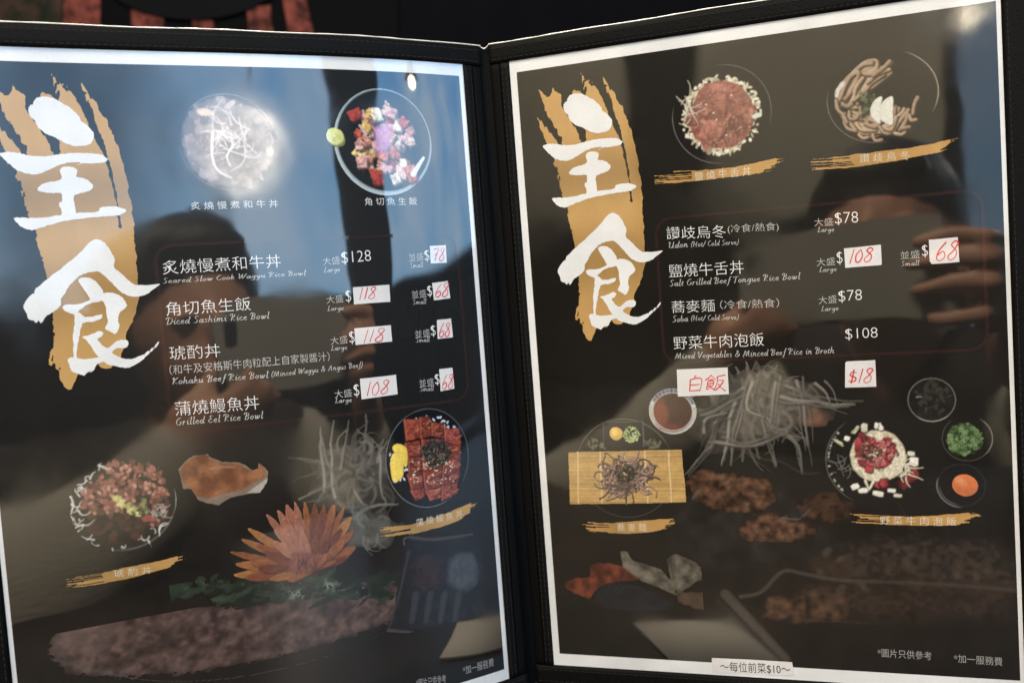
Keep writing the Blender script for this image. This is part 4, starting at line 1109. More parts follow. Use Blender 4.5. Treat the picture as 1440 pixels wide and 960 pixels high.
for (a, b, p) in spots:
    px_, py_ = x + a * R * .9 + rnd(-.8, .8), y + b * R * .92 + rnd(-.8, .8); w_ = rnd(2.0, 4.0); an = rnd(0, 1.57)
    pts = [(px_ + w_ * math.cos(an + k_ * 1.5708 + rnd(-.2, .2)) * rnd(.6, 1.25), py_ + w_ * math.sin(an + k_ * 1.5708 + rnd(-.2, .2)) * rnd(.85, 1.15)) for k_ in range(4)]
    c.poly([(p_[0] + 1.3, p_[1] + 1.6) for p_ in pts], (30, 26, 24), .85, 1.2, .2)
    c.poly([(p_[0] + .6, p_[1] + .8) for p_ in pts], shade_(pal[p], .52), .95, .4, .2, .3)
    c.relief(pts, shade_(pal[p], .74), shade_(pal[p], 1.08), 1.4, .5, 1, .35, .45)
for i in range(16):
    a, b = rnd(-.6, .7) * R, rnd(-.6, .7) * R; c.ell(x + a, y + b, rnd(.5, 1.2), rnd(.3, .7), (28, 26, 24), rnd(0, 3), .95, .25)
c.ell(x - .02 * R, y - .08 * R, 4.2, 6, (196, 130, 176), .3, .85, 2, .3, .2)
c.line([(x + .55 * R, y + .62 * R), (x + .8 * R, y + .3 * R)], 2.6, (226, 226, 214), 1.2, 1, .4)
wx, wy = x - .97 * R, y - .1 * R
c.ell(wx + .6, wy + .8, 4.2, 3.7, (120, 128, 66), .5, 1, .5, .2); c.ell(wx, wy, 4.1, 3.5, (206, 208, 116), .5, 1, .5, .15, .2, shade=(.5, .6, -.2)); c.ell(wx - .5, wy - .4, 1.2, .7, (226, 228, 160), .4, .7, .6)
c.build('dish_photo', 'L', pL, 0.11, label='printed bowl of diced raw fish with yellow egg cubes')

# minced beef bowl
c, x, y, R, k = bowl_canvas('L', 175, 708, 76, 1.2)
c.ell(x, y, R, R * .97, (24, 21, 20), soft=.4); c.ring(x, y, R * .97, R * .94, .8, (92, 88, 84), a0=.35, a1=1.75, alpha=.9, soft=.6)
c.ring(x, y, R * .985, R * .955, .4, (176, 172, 164), a0=-.05, a1=.2, alpha=1)
for i in range(130):
    a, b = disc(.84 * R); a += .04 * R; b -= .02 * R
    dk = b > .18 * R and a < .5 * R; kk = rnd(.6, 1.2) * (.5 if dk else 1)
    c.ell(x + a, y + b, rnd(1, 2.4), rnd(.8, 1.7), (int(132 * kk), int(78 * kk), int(64 * kk)), rnd(0, 3), rnd(.8, 1), .4, .4, .4)
for i in range(230):
    a, b = disc(.8 * R)
    if b > .2 * R and a < .4 * R: continue
    kk = rnd(.7, 1.25); c.ell(x + a + .06 * R, y + b - .06 * R, rnd(.5, 1.1), rnd(.4, .8), random.choice([(176, 112, 90), (150, 76, 60), (104, 58, 46), (190, 138, 110)]), rnd(0, 3), rnd(.6, 1), .3)
for i in range(40):
    t = rnd(0, 1); c.ell(x - .2 * R + t * .42 * R + rnd(-1, 1), y - .2 * R + t * .45 * R + rnd(-1, 1), rnd(.5, 1.4), rnd(.4, .9), random.choice([(190, 176, 84), (170, 160, 70), (206, 196, 120)]), rnd(0, 3), .9, .3)
for i in range(30): c.ell(x + .28 * R + rnd(-3, 3), y + .1 * R + rnd(-3, 3), rnd(.5, 1.1), rnd(.3, .7), random.choice([(96, 110, 52), (60, 66, 34), (130, 136, 74)]), rnd(0, 3), .9, .3)
c.ell(x + .42 * R, y + .36 * R, 2.6, 1.4, (156, 72, 62), .1, .95, .5, .3, .3)
for i in range(20):
    c.line(squiggle(x + .62 * R + rnd(-3, 3), y + .2 * R + rnd(-2, 4), rnd(2, 4), .8, 6), .35, (170, 164, 154), .2, .8)
for i in range(34):
    a = rnd(2.6, 4.4) if i < 22 else rnd(.6, 2.6); rr = rnd(.84, .98) * R
    c.line(squiggle(x + math.cos(a) * rr, y + math.sin(a) * rr * .96, rnd(2.5, 5.5), .6, 6), rnd(.4, .8), (214, 206, 192), .25, rnd(.5, .95))
c.line(smooth_open([(x - .97 * R, y - .3 * R), (x - .93 * R, y - .12 * R), (x - 1.0 * R, y + .06 * R)]), 1.0, (206, 200, 186), .4, .95)
c.build('dish_photo', 'L', pL, 0.11, label='printed bowl of minced brown beef with shreds round its rim')

# grilled eel bowl
c, x, y, R, k = bowl_canvas('L', 602.5, 643.5, 66, 1.12, 0.22)
rx = 59.5 * k
rt_ = 0.0
c.ell(x, y, rx, R, (14, 14, 15), rt_, soft=.3); c.ring(x, y, rx * .99, R * .99, .45, (120, 124, 128), rt_, .9, 1.2, 4.2); c.ring(x, y, rx * .98, R * .985, .5, (84, 86, 90), rt_, .8, -2, .6)
for i in range(260):
    a = rnd(0, 6.28); rr = rnd(.5, .9); c.ell(x + math.cos(a) * rr * rx, y + math.sin(a) * rr * R * .95, rnd(.5, .9), rnd(.3, .5), random.choice([(226, 228, 236), (190, 196, 210), (206, 210, 220)]), rnd(0, 3), .95 if (4.3 < a < 5.6 or 2.6 < a < 3.6) else .0, .25)
q = lambda a, b: to_page('L', 410 + a / 4.572, 570 + b / 4.572)
rows = [[(722, 90), (818, 88), (828, 205), (735, 225)], [(822, 75), (885, 72), (900, 190), (828, 215)], [(898, 110), (975, 112), (980, 210), (900, 195)], [(982, 150), (1075, 145), (1085, 255), (985, 230)],
        [(728, 240), (820, 225), (830, 320), (742, 330)], [(835, 220), (975, 215), (980, 320), (838, 330)], [(985, 240), (1083, 262), (1085, 345), (985, 330)],
        [(742, 330), (830, 325), (840, 420), (755, 440)], [(838, 330), (965, 325), (965, 400), (842, 425)], [(970, 335), (1080, 350), (1085, 430), (972, 410)],
        [(742, 440), (840, 420), (855, 520), (770, 540)], [(845, 425), (965, 400), (962, 520), (858, 545)], [(970, 410), (1080, 400), (1070, 490), (968, 510)], [(765, 545), (855, 530), (850, 590), (795, 605)], [(860, 545), (960, 530), (955, 590), (890, 610)], [(965, 515), (1065, 495), (1060, 560), (965, 612)]]
for b_ in rows:
    pts = [q(*p) for p in b_]; my = sum(p[1] for p in pts) / 4; mx_ = sum(p[0] for p in pts) / 4
    c.poly([(p[0] + (p[0] - mx_) * .14, p[1] + (p[1] - my) * .14 + .3) for p in pts], (38, 14, 10), 1, .5, .3)
    kk = rnd(.85, 1.12); c.poly(pts, (int(122 * kk), int(44 * kk), int(26 * kk)), 1, .35, .35, .7, grad=lambda X, Y, m=mx_: np.clip(1.05 - (X - m) * .05, .75, 1.3))
    c.relief(pts, shade_((70, 22, 14), kk), shade_((176, 76, 42), kk), 1.3, .8, .45, .4, .35, low=.3, high=.75)
    c.line([(pts[0][0] + .3, pts[0][1] + .4), (pts[3][0] + .3, pts[3][1] - .4)], .8, (176, 84, 48), .6, .7, .5)
    for i in range(22): c.line(squiggle(mx_ + rnd(-2.6, 2.6), my + rnd(-2, 2), rnd(1.5, 4), .2, 4, rnd(-.5, .5)), .5, random.choice([(84, 24, 15), (168, 74, 42), (66, 18, 13), (140, 52, 30), (196, 112, 74)]), .3, .65)
for i in range(260):
    a, b = disc(1); p = q(925 + a * 95, 310 + b * 85); c.line(squiggle(*p, rnd(1.2, 3), .5, 4), rnd(.5, .9), random.choice([(24, 28, 20), (36, 40, 28), (52, 54, 36), (18, 20, 16)]), .2, .95)
for i in range(22):
    a, b = disc(1); p = q(920 + a * 100, 320 + b * 80); c.line(squiggle(*p, rnd(1, 2.2), .4, 4), .3, (136, 134, 104), .2, .9)
for i in range(48):
    a, b = rnd(-1, 1), rnd(-1, 1); p = q(910 + a * 150 + rnd(-20, 20), 430 + b * 70 if i < 48 else 330 + b * 250); c.ell(*p, .42, .26, (228, 206, 176), rnd(0, 3), .95, .2)
for pts in ([(650, 265), (680, 245), (730, 262), (745, 320), (735, 395), (700, 350), (660, 300)], [(640, 330), (660, 305), (700, 315), (718, 380), (715, 450), (690, 480), (655, 488), (640, 440), (636, 380)]):
    c.poly(smooth_closed([q(*p) for p in pts]), (232, 196, 32), 1, .35, .2, .12, grad=lambda X, Y: np.clip(1.08 - (X - x + rx * .8) * .03, .8, 1.15))
c.build('dish_photo', 'L', pL, 0.11, label='printed black bowl of glazed brown eel with yellow pickle')

# RIGHT ground and still life ---------------------------------------------------------------
Rp = lambda x, y: to_page('R', x, y)
c = ground('R')
for i in range(26):
    x, y = Rp(rnd(1130, 1420), rnd(790, 850)); c.ell(x, y, rnd(3, 12), rnd(2, 5), (52, 38, 28), rnd(-.2, .2), .5, 2.5, .4, .5)
for i in range(20):
    x, y = Rp(rnd(1150, 1400), rnd(765, 830)); c.ell(x, y, rnd(1, 2.6), rnd(.8, 1.6), (78, 68, 58), rnd(0, 3), .6, .6, .4, .4)
c.line(smooth_open(ps('R', [(1040, 838), (1070, 832), (1100, 803), (1130, 806), (1180, 815), (1260, 818), (1340, 822), (1432, 830)])), .9, (84, 76, 66), .6, .9, .4)
c.line(ps('R', [(1110, 872), (1260, 876)]), .6, (70, 58, 46), .3, .7, .5); c.line(ps('R', [(1255, 690), (1300, 770)]), .5, (58, 54, 48), .3, .7, .5)
P = ps('R', [(1080, 842), (1130, 832), (1180, 828), (1200, 850), (1180, 868), (1120, 872), (1075, 865)]); c.relief(P, (36, 26, 20), (104, 72, 50), 3.0, 1.0, .9, 3, 2)
c.relief(ps('R', [(1180, 770), (1260, 757), (1400, 765), (1425, 800), (1420, 824), (1300, 818), (1200, 812)]), (30, 24, 20), (76, 62, 50), 1.8, 1.0, .55, 6, 4)
c.relief(ps('R', [(1120, 822), (1300, 826), (1430, 838), (1434, 870), (1250, 872), (1180, 868)]), (30, 23, 19), (64, 48, 38), 2.2, .8, .5, 6, 3)
c.relief(ps('R', [(960, 700), (1100, 690), (1180, 770), (1060, 800), (940, 790)]), (22, 21, 20), (44, 40, 36), 6, .8, .7, 6, 3)
c.line(ps('R', [(1020, 835), (1105, 925)]), 4.5, (74, 66, 58), 3.6, .8, .8); c.line(ps('R', [(1008, 842), (1078, 922)]), 2.6, (40, 38, 36), 2, .7, .8)
c.build('printed_ground', 'R', pR, 0.05, blur=3)

# salmon and white fish slices on a dark leaf
c = Canvas(4, 238, 76, 276, 0.35); c.rgb[:] = lin((28, 25, 22)); Q = lambda l: ps('R', l, 780, 740, 4.364)
c.poly(smooth_closed(Q([(60, 360), (120, 320), (210, 310), (225, 240), (300, 228), (420, 245), (510, 320), (400, 330), (300, 350), (240, 400), (215, 440), (130, 410)])), (112, 48, 24), 1, 1.0, .5, .35)
c.relief(smooth_closed(Q([(60, 360), (120, 320), (210, 310), (225, 240), (300, 228), (420, 245), (510, 320), (400, 330), (300, 350), (240, 400), (215, 440), (130, 410)])), (70, 30, 18), (142, 66, 34), 4, .9, .85, 1.8, 1.0)
c.poly(smooth_closed(Q([(250, 420), (330, 350), (440, 350), (560, 380), (700, 450), (720, 500), (560, 520), (300, 500)])), (34, 36, 42), 1, 1.4, .6, .5)
c.poly(Q([(400, 130), (420, 100), (470, 205), (560, 235), (650, 260), (720, 340), (745, 420), (640, 370), (530, 330), (420, 245)]), (116, 106, 90), 1, .8, .4, .3)
c.relief(Q([(400, 130), (420, 100), (470, 205), (560, 235), (650, 260), (720, 340), (745, 420), (640, 370), (530, 330), (420, 245)]), (62, 56, 48), (136, 124, 106), 4, 1.2, .9, 1.4, .6)
c.poly(Q([(690, 200), (740, 165), (860, 215), (920, 270), (925, 310), (850, 350), (760, 410), (720, 350)]), (98, 92, 78), 1, .8, .4, .35)
c.relief(Q([(690, 200), (740, 165), (860, 215), (920, 270), (925, 310), (850, 350), (760, 410), (720, 350)]), (58, 54, 46), (124, 114, 96), 4, 1.2, .9, 1.4, .6)
c.poly(Q([(745, 410), (980, 400), (1020, 470), (990, 520), (860, 500), (760, 460)]), (88, 68, 50), 1, 1.6, .8, .35)
for a, b in (((480, 210), (690, 330)), ((700, 210), (760, 400)), ((740, 210), (720, 330))): c.line(Q([a, b]), .6, (60, 52, 44), .3, .7, .5)
for p in ((835, 235), (895, 265)): c.ell(*Q([p])[0], .6, .8, (34, 30, 28), 0, .9, .3)
c.build('printed_fish_slices', 'R', pR, 0.075, .2, blur=3, gain=.75, label='printed orange and white fish slices')

# fried cutlets
c = Canvas(70, 176, 168, 232, 0.35); c.rgb[:] = lin((28, 25, 22)); Q = lambda l: ps('R', l, 960, 530, 3.838)
for pts, kk in (([(20, 560), (110, 505), (230, 520), (380, 545), (470, 570), (490, 620), (470, 690), (380, 720), (250, 725), (120, 690), (60, 650)], 1.0), ([(620, 700), (700, 640), (780, 615), (860, 650), (920, 700), (880, 760), (780, 775), (660, 750)], .72), ([(310, 830), (350, 770), (460, 735), (600, 770), (700, 800), (740, 830), (640, 870), (480, 900), (340, 880)], 1.0)):
    P = smooth_closed(Q(pts)); c.relief(P, shade_((44, 28, 19), kk), shade_((122, 82, 56), kk), 2.6, 1.3, 1, 2.6, 1.6)
    xs = [p[0] for p in P]; ys = [p[1] for p in P]
    for i in range(240):
        x, y = rnd(min(xs), max(xs)), rnd(min(ys), max(ys)); j, i_ = int((y - c.y0) / c.res), int((x - c.x0) / c.res)
        if 0 <= j < c.ny and 0 <= i_ < c.nx and c.a[j, i_] > .9:
            t = (y - min(ys)) / (max(ys) - min(ys)); g_ = rnd(.45, 1.35) * (1.15 - .6 * t) * kk
            c.ell(x, y, rnd(.3, .8), rnd(.25, .6), (int(110 * g_), int(74 * g_), int(50 * g_)), rnd(0, 3), rnd(.3, .7), .5)
c.line(smooth_open(Q([(540, 758), (620, 765), (660, 740), (688, 712)])), .8, (112, 108, 102), .4, .8, .4)
c.line(Q([(50, 655), (100, 600)]), 1, (120, 112, 96), .6, .6, .5)
c.build('printed_fried_cutlets', 'R', pR, 0.08, .12, blur=3, gain=.72, label='printed brown fried cutlets')

# radish shreds over a chopstick
c = Canvas(70, 146, 176, 206, 0.3); c.rgb[:] = lin((28, 25, 22)); Q = lambda a, b: to_page('R', 960 + a / 3.838, 530 + b / 3.838)
c.ell(*Q(640, 190), 11, 5.5, (112, 76, 56), .25, .9, 2, .3, .35)
c.line([Q(250, 25), Q(600, 15)], 1.3, (58, 42, 34), .9, .95, .4)
c.line(smooth_open([Q(320, 385), (Q(430, 440)), Q(540, 460), Q(640, 515), Q(740, 515)]), 1.6, (44, 34, 28), 1.2, .95, .5); c.line([Q(330, 400), Q(490, 520)], 1.2, (44, 34, 28), 1.0, .9, .5)
c.ell(*Q(350, 190), 24, 15, (60, 55, 48), -.3, .85, 7, .3, .5); c.ell(*Q(520, 120), 18, 10, (66, 61, 52), .1, .8, 6, .3, .5)
radish(c, *Q(330, 180), 17, 80, (88, 82, 72), 2.6)
radish(c, *Q(470, 110), 14, 40, (98, 91, 80), 2.4)
for pts, w_ in (([(330, 60), (200, 210), (150, 370), (20, 510)], 2.2), ([(280, 130), (240, 330), (215, 475)], 1.9), ([(100, 205), (220, 160), (340, 90)], 1.8), ([(370, 90), (430, 260), (500, 480)], 1.7), ([(620, 20), (655, 180), (680, 370)], 2.0), ([(530, 110), (700, 135), (930, 150)], 2.4), ([(440, 200), (520, 290), (660, 335)], 2.0), ([(560, 300), (620, 370), (650, 510)], 1.6), ([(500, 30), (490, 150), (470, 250)], 2.2), ([(180, 350), (330, 375), (560, 310)], 1.8), ([(720, 30), (770, 80), (790, 140)], 1.6), ([(120, 300), (130, 220), (240, 190)], 1.6), ([(380, 30), (350, 170), (440, 220)], 1.8), ([(560, 40), (700, 110), (840, 160)], 1.4)):
    strand(c, smooth_open([Q(*p) for p in pts], 4), w_ * .95, shade_((122, 115, 103), rnd(.85, 1.12)))
    for e_ in range(2): strand(c, shift_(smooth_open([Q(*p) for p in pts], 4), rnd(-4, 4), rnd(-3, 3)), w_ * rnd(.3, .55), shade_((112, 105, 94), rnd(.7, 1.1)))
c.build('printed_radish_shreds', 'R', pR, 0.09, .12, blur=3, gain=1.2)

# grilled beef tongue bowl
c, x, y, R, k = bowl_canvas('R', 1014, 161, 71, 1.1)
c.ell(x, y, R, R, (24, 22, 20), soft=.3)
c.ring(x, y, R * .985, R * .985, .5, (112, 108, 104), a0=1.7, a1=3.3, alpha=.8); c.ring(x, y, R * .985, R * .985, .4, (108, 102, 92), a0=-1.5, a1=.2, alpha=.8)
fx, fy = x + .0 * R, y + .02 * R; F_ = R * .79
for i in range(330):
    a = rnd(0, 6.283); rr = rnd(.74, 1.0) * F_
    if .2 < a < 1.0 and rnd(0, 1) < .3: continue
    c.ell(fx + math.cos(a) * rr, fy + math.sin(a) * rr, rnd(.5, 1.2), rnd(.35, .7), random.choice([(216, 204, 176), (198, 186, 152), (228, 218, 194), (170, 164, 124)]), rnd(0, 3), .95, .3)
c.ell(fx, fy, F_ * .84, F_ * .86, (150, 84, 70), 0, 1, .6, .12, .3)
for i in range(36):
    a, b = disc(.66 * F_); kk = rnd(.72, 1.12); ww, hh, an = rnd(3, 6), rnd(2.4, 4.2), rnd(0, 3)
    c.ell(fx + a + .3, fy + b + .7, ww, hh, (84, 40, 32), an, .8, 1.2, .25, .3); c.ell(fx + a, fy + b, ww, hh, (int(160 * kk), int(98 * kk), int(80 * kk)), an, .95, .8, .25, .45, shade=(.2, .6, -.3))
for i in range(260):
    a, b = disc(.8 * F_); c.ell(fx + a, fy + b, rnd(.3, 1.0), rnd(.2, .5), random.choice([(190, 134, 112), (120, 58, 46), (186, 116, 94), (110, 54, 44), (200, 146, 122)]), rnd(0, 3), rnd(.25, .55), .3)
for i in range(16):
    a, b = disc(.6 * F_); c.line(squiggle(fx + a, fy + b, rnd(4, 8), .2, 6), .5, (112, 52, 42), .3, .6, .6)
for i in range(5):
    a, b = disc(.6 * F_); c.ell(fx + a, fy + b, .4, .3, (244, 226, 206), 0, .9, .3)
for i in range(14):
    c.line(smooth_open(squiggle(fx - .9 * F_ + rnd(-1, 3), fy - .3 * F_ + rnd(-6, 6), rnd(5, 9), .35, 6), 3), .45, (206, 196, 170), .3, .8)
c.ell(fx + .88 * F_, fy + .12 * F_, 2.2, 1.0, (206, 208, 190), -.2, 1, .4, .3)
c.build('dish_photo', 'R', pR, 0.11, label='printed bowl of pink grilled tongue slices on white shreds')

# udon bowl
c, x, y, R, k = bowl_canvas('R', 1240, 136, 80, 1.1, .25)
Q = lambda a, b: to_page('R', 1130 + a / 4.364, 50 + b / 4.364)
Ry = R * .88
c.ell(x, y, R, Ry, (23, 21, 19), soft=.4); c.ell(x, y, R * .86, Ry * .84, (20, 19, 16), soft=1.2, tex=.5)
c.ring(x, y, R * .985, Ry * .985, .55, (140, 132, 116), a0=-1.0, a1=.35, alpha=.95); c.ring(x, y, R * .985, Ry * .985, .4, (112, 106, 96), a0=1.6, a1=3.3, alpha=.85)
ud = [[(420, 160), (370, 170), (330, 220), (400, 235), (445, 200), (440, 160), (400, 155)], [(330, 235), (270, 260), (220, 380), (210, 420)], [(345, 240), (300, 320), (260, 400)], [(370, 260), (330, 330), (300, 410)], [(490, 245), (420, 280), (370, 330), (320, 400)], [(515, 205), (460, 240), (400, 290)], [(540, 165), (500, 200), (430, 240)], [(200, 400), (205, 450), (235, 490), (260, 540)], [(230, 410), (270, 440), (350, 440)], [(250, 530), (270, 570), (320, 585)], [(280, 470), (285, 510), (320, 510), (340, 480)], [(350, 450), (360, 500), (395, 530)], [(325, 545), (360, 580), (440, 580)], [(380, 540), (430, 560), (460, 545)], [(340, 610), (365, 630), (395, 625)], [(425, 610), (440, 645), (480, 640)], [(465, 560), (500, 600), (545, 590), (580, 540)], [(500, 570), (540, 575), (570, 500)], [(560, 600), (600, 605), (620, 590)], [(590, 580), (620, 540), (640, 480)], [(600, 570), (650, 560)], [(650, 490), (660, 520), (690, 515)], [(300, 240), (250, 330), (240, 390)], [(350, 350), (310, 390), (330, 420)], [(700, 380), (680, 420), (670, 480)], [(240, 300), (205, 340), (200, 375)], [(300, 415), (270, 435), (240, 425)]]
coil = []
for i in range(24):
    f_ = i / 23; j_ = lambda: rnd(-9, 9)
    coil.append([(395 + 135 * f_ + j_(), 160 + 75 * f_ + j_()), (320 + 105 * f_ + j_(), 215 + 90 * f_ + j_()), (255 + 110 * f_ + j_(), 290 + 70 * f_ + j_()), (222 + 110 * f_ + j_(), 365 + 40 * f_ + j_()), (212 + 105 * f_ + j_(), 425 + 15 * f_ + j_())])
for i in range(30):
    r_ = 95 + 105 * (i % 10) / 9 + rnd(-6, 6); a0_ = 2.75 - rnd(0, .9); a1_ = a0_ - rnd(1.4, 2.4); ph_ = rnd(0, 6)
    coil.append([(430 + (r_ + 9 * math.sin(7 * a_ + ph_)) * 1.08 * math.cos(a_), 405 + (r_ + 9 * math.sin(7 * a_ + ph_)) * 1.0 * math.sin(a_)) for a_ in np.linspace(a0_, max(.25, a1_), 13)])
for pts in coil + ud + [[(a + rnd(-12, 12), b + rnd(-12, 12)) for a, b in u] for u in ud[:8]]:
    P = smooth_open([Q(*p) for p in pts], 5); kk = rnd(.85, 1.08); w_ = rnd(1.05, 1.35)
    c.line([(a + .3, b + .5) for a, b in P], w_ + .7, (44, 34, 25), w_ + .6, .9, .5); c.line(P, w_, (int(162 * kk), int(128 * kk), int(96 * kk)), w_ * .85, 1, .4); c.line([(a - .3, b - .35) for a, b in P], w_ * .4, (int(200 * kk), int(172 * kk), int(140 * kk)), w_ * .3, .75, .5)
c.line([Q(*p) for p in ((238, 300), (210, 340), (205, 375))], 2.0, (204, 200, 190), 1.2, .9, .5)
for i in range(70):
    a, b = rnd(-1, 1), rnd(-1, 1); c.ell(*Q(395 + a * 40 + b * 8, 420 + b * 80), rnd(.5, 1.3), rnd(.4, .8), random.choice([(62, 70, 40), (44, 50, 30), (98, 104, 66), (32, 36, 24)]), rnd(0, 3), .9, .3)
for pts in ([(482, 378), (440, 395), (413, 440), (412, 485), (435, 520), (470, 540), (465, 470)], [(547, 376), (500, 395), (468, 440), (465, 500), (490, 530), (545, 548), (547, 460)]):
    P = [Q(*p) for p in pts]; P = smooth_closed(P, 3); c.poly([(a + .3, b + .5) for a, b in P], (80, 76, 64), .9, .5); c.poly(P, (214, 210, 194), 1, .3, .1, .06, grad=lambda X, Y, m=P[0][0]: np.clip(1.02 + (X - m) * .02, .75, 1.1))
c.a[((c.X - x) / R) ** 2 + ((c.Y - y) / Ry) ** 2 > 1.0] = 0
c.build('dish_photo', 'R', pR, 0.11, label='printed bowl of thick noodles with two white egg wedges')

# cold noodles on a bamboo mat
c = Canvas(*to_page('R', 790, 586), *to_page('R', 975, 738), 0.25); Q = lambda a, b: to_page('R', 780 + a / 4.0, 540 + b / 4.0); c.rgb[:] = lin((28, 25, 22))
px_, py_ = Q(395, 470); kk_ = kmm('R', 880, 655) / 4
c.ell(px_, py_, 285 * kk_, 290 * kk_, (23, 21, 19), 0, 1); c.ring(px_, py_, 275 * kk_, 275 * kk_, .45, (96, 92, 82), a0=-2.7, a1=-.5, alpha=.9); c.ring(px_, py_, 275 * kk_, 280 * kk_, .4, (64, 62, 56), a0=.6, a1=2.6, alpha=.9)
for i in range(50):
    a, b = random.choice([(-180, -130), (130, -130)]); c.ell(*Q(405 + a + rnd(-40, 60), 470 + b + rnd(-26, 20)), rnd(.4, 1.4), rnd(.3, .8), (100, 96, 78), rnd(0, 3), .7, .5)
c.poly([Q(*p) for p in ((275, 215), (496, 208), (500, 345), (276, 356))], (26, 25, 28), 1, .25); c.line([Q(*p) for p in ((276, 356), (275, 215), (496, 208))], .35, (96, 92, 88), .35, .7); c.line([Q(*p) for p in ((496, 208), (502, 350))], .5, (100, 98, 100), .5, .8)
c.build('printed_tray_of_toppings', 'R', pR, 0.10, label='printed small dark tray with egg yolk and chopped onion')
c2 = Canvas(*to_page('R', 792, 622), *to_page('R', 972, 714), 0.22)
mat_q = [Q(*p) for p in ((75, 382), (130, 378), (260, 376), (390, 374), (640, 366), (717, 366), (722, 450), (735, 555), (742, 665), (600, 668), (400, 672), (85, 676), (80, 520))]
c2.poly(mat_q, (186, 146, 74), 1, .25, .12, .1)
y0_, y1_ = Q(400, 372)[1], Q(400, 672)[1]; nsl = 26
ph_ = ((c2.Y - y0_) / (y1_ - y0_) * nsl); fr = np.abs(ph_ % 1 - .5) * 2; sid = np.floor(ph_).astype(int)
vr = np.random.RandomState(3).rand(400); c2.rgb *= (np.clip(1.12 - .62 * fr ** 3, .35, 1.2) * (.82 + .34 * vr[np.clip(sid + 50, 0, 399)]) * (.9 + .25 * vnoise(c2.X.shape, 30, 9, 2)))[..., None]
for xa_, xb_ in ((130, 134), (256, 266), (392, 408), (508, 524), (642, 656)):
    c2.line(smooth_open([Q(xa_, 378), Q(xa_ + 2, 470), Q(xb_ - 2, 580), Q(xb_, 668)]), .6, (216, 186, 128), .6, .95, .25, True)
c2.build('bamboo_mat', 'R', pR, 0.12, label='printed bamboo mat')
c3 = Canvas(*to_page('R', 830, 634), *to_page('R', 932, 710), 0.2)
cx_, cy_ = Q(400, 520)
for i in range(150):
    a, b = disc(1); x0_, y0_ = cx_ + a * 130 * kk_, cy_ + b * 95 * kk_
    P = smooth_open(squiggle(x0_, y0_, rnd(5, 11), .55, 7), 3); g_ = rnd(.6, 1.15)
    c3.line([(p[0] + .2, p[1] + .3) for p in P], 1.0, (58, 42, 36), .9, .85, .3); c3.line(P, .8, (int(152 * g_), int(122 * g_), int(108 * g_)), .7, 1, .25)
for i in range(90):
    a, b = disc(1); c3.line(squiggle(cx_ - 2 * kk_ + a * 58 * kk_, cy_ - 25 * kk_ + b * 50 * kk_, rnd(1.2, 2.6), .4, 4), rnd(.4, .7), random.choice([(28, 34, 24), (44, 52, 36), (20, 24, 18)]), .3, .95)
c3.build('buckwheat_noodles', 'R', pR, 0.14, label='printed nest of grey brown noodles')
c4 = Canvas(*Q(285, 222), *Q(490, 345), 0.2)
ex_, ey_ = Q(345, 276); c4.ell(ex_ + .2, ey_ + .4, 38 * kk_, 38 * kk_, (120, 92, 30), 0, 1, .3, .08); c4.ell(ex_, ey_, 37 * kk_, 37 * kk_, (214, 172, 60), 0, 1, .3, .08, .12, shade=(.4, .6, -.25)); c4.ell(ex_ - .6, ey_ - .4, 16 * kk_, 16 * kk_, (236, 206, 120), 0, .6, .8)
for i in range(150):
    a, b = disc(1); c4.ell(*Q(432 + a * 46, 282 + b * 46), rnd(.4, .9), rnd(.25, .5), random.choice([(108, 128, 62), (150, 166, 96), (70, 88, 42), (184, 194, 132)]), rnd(0, 3), .95, .25)
c4.build('toppings', 'R', pR, 0.12)

# sauce cup
c, x, y, R, k = bowl_canvas('R', 945.8, 578, 34, 1.1, .22)
c.ell(x, y, R, R * .98, (176, 172, 164), soft=.3); c.ring(x, y, R * .9, R * .88, 2.0, (120, 122, 128), a0=-2.6, a1=-.2, alpha=.9)
for i in range(14):
    a = -2.7 + i * .19; c.ell(x + math.cos(a) * R * .89, y + math.sin(a) * R * .87, rnd(.5, 1.1), rnd(.4, .9), random.choice([(62, 74, 104), (200, 198, 192), (84, 92, 116)]), a, .9, .3)
c.ell(x + .01 * R, y + .05 * R, R * .82, R * .81, (70, 44, 34), soft=.5, tex=.2); c.ell(x - .5 * R, y + .1 * R, R * .3, R * .6, (136, 66, 44), 0, .7, 2.2, .2); c.ell(x - .1 * R, y + .7 * R, R * .4, R * .18, (118, 48, 34), 0, .6, 1.4)
c.ring(x, y, R * .82, R * .81, .35, (206, 200, 190), a0=-.6, a1=3.4, alpha=.8)
c.build('printed_sauce_cup', 'R', pR, 0.13, label='printed white cup of brown sauce')

# beef rice in broth
c, x, y, R, k = bowl_canvas('R', 1233, 647, 75, 1.08, .25); Q = lambda a, b: to_page('R', 1150 + a / 4, 540 + b / 4); kq = k / 4
c.ell(x, y, R, R * .98, (27, 25, 22), soft=.5); c.ring(x, y, R * .97, R * .95, .4, (96, 92, 84), a0=2.2, a1=4.0, alpha=.8)
for i in range(26):
    a = rnd(2.3, 3.9); c.ell(x + math.cos(a) * R * .92, y + math.sin(a) * R * .9, rnd(.2, .6), .3, (190, 186, 176), a, rnd(.3, .9), .2)
for i in range(12): c.line(smooth_open(squiggle(*Q(rnd(90, 190), rnd(410, 500)), rnd(5, 9), .4, 6), 3), .4, (106, 102, 96), .3, .8)
cx_, cy_ = Q(340, 405)
c.ell(cx_, cy_, 158 * kq, 156 * kq, (196, 184, 152), 0, 1, .5, .07, .2)
for i in range(430):
    a, b = disc(150 * kq); c.ell(cx_ + a, cy_ + b, rnd(.5, .9), rnd(.25, .45), random.choice([(222, 212, 182), (204, 192, 160), (178, 164, 132), (232, 224, 200)]), rnd(0, 3), .95, .25)
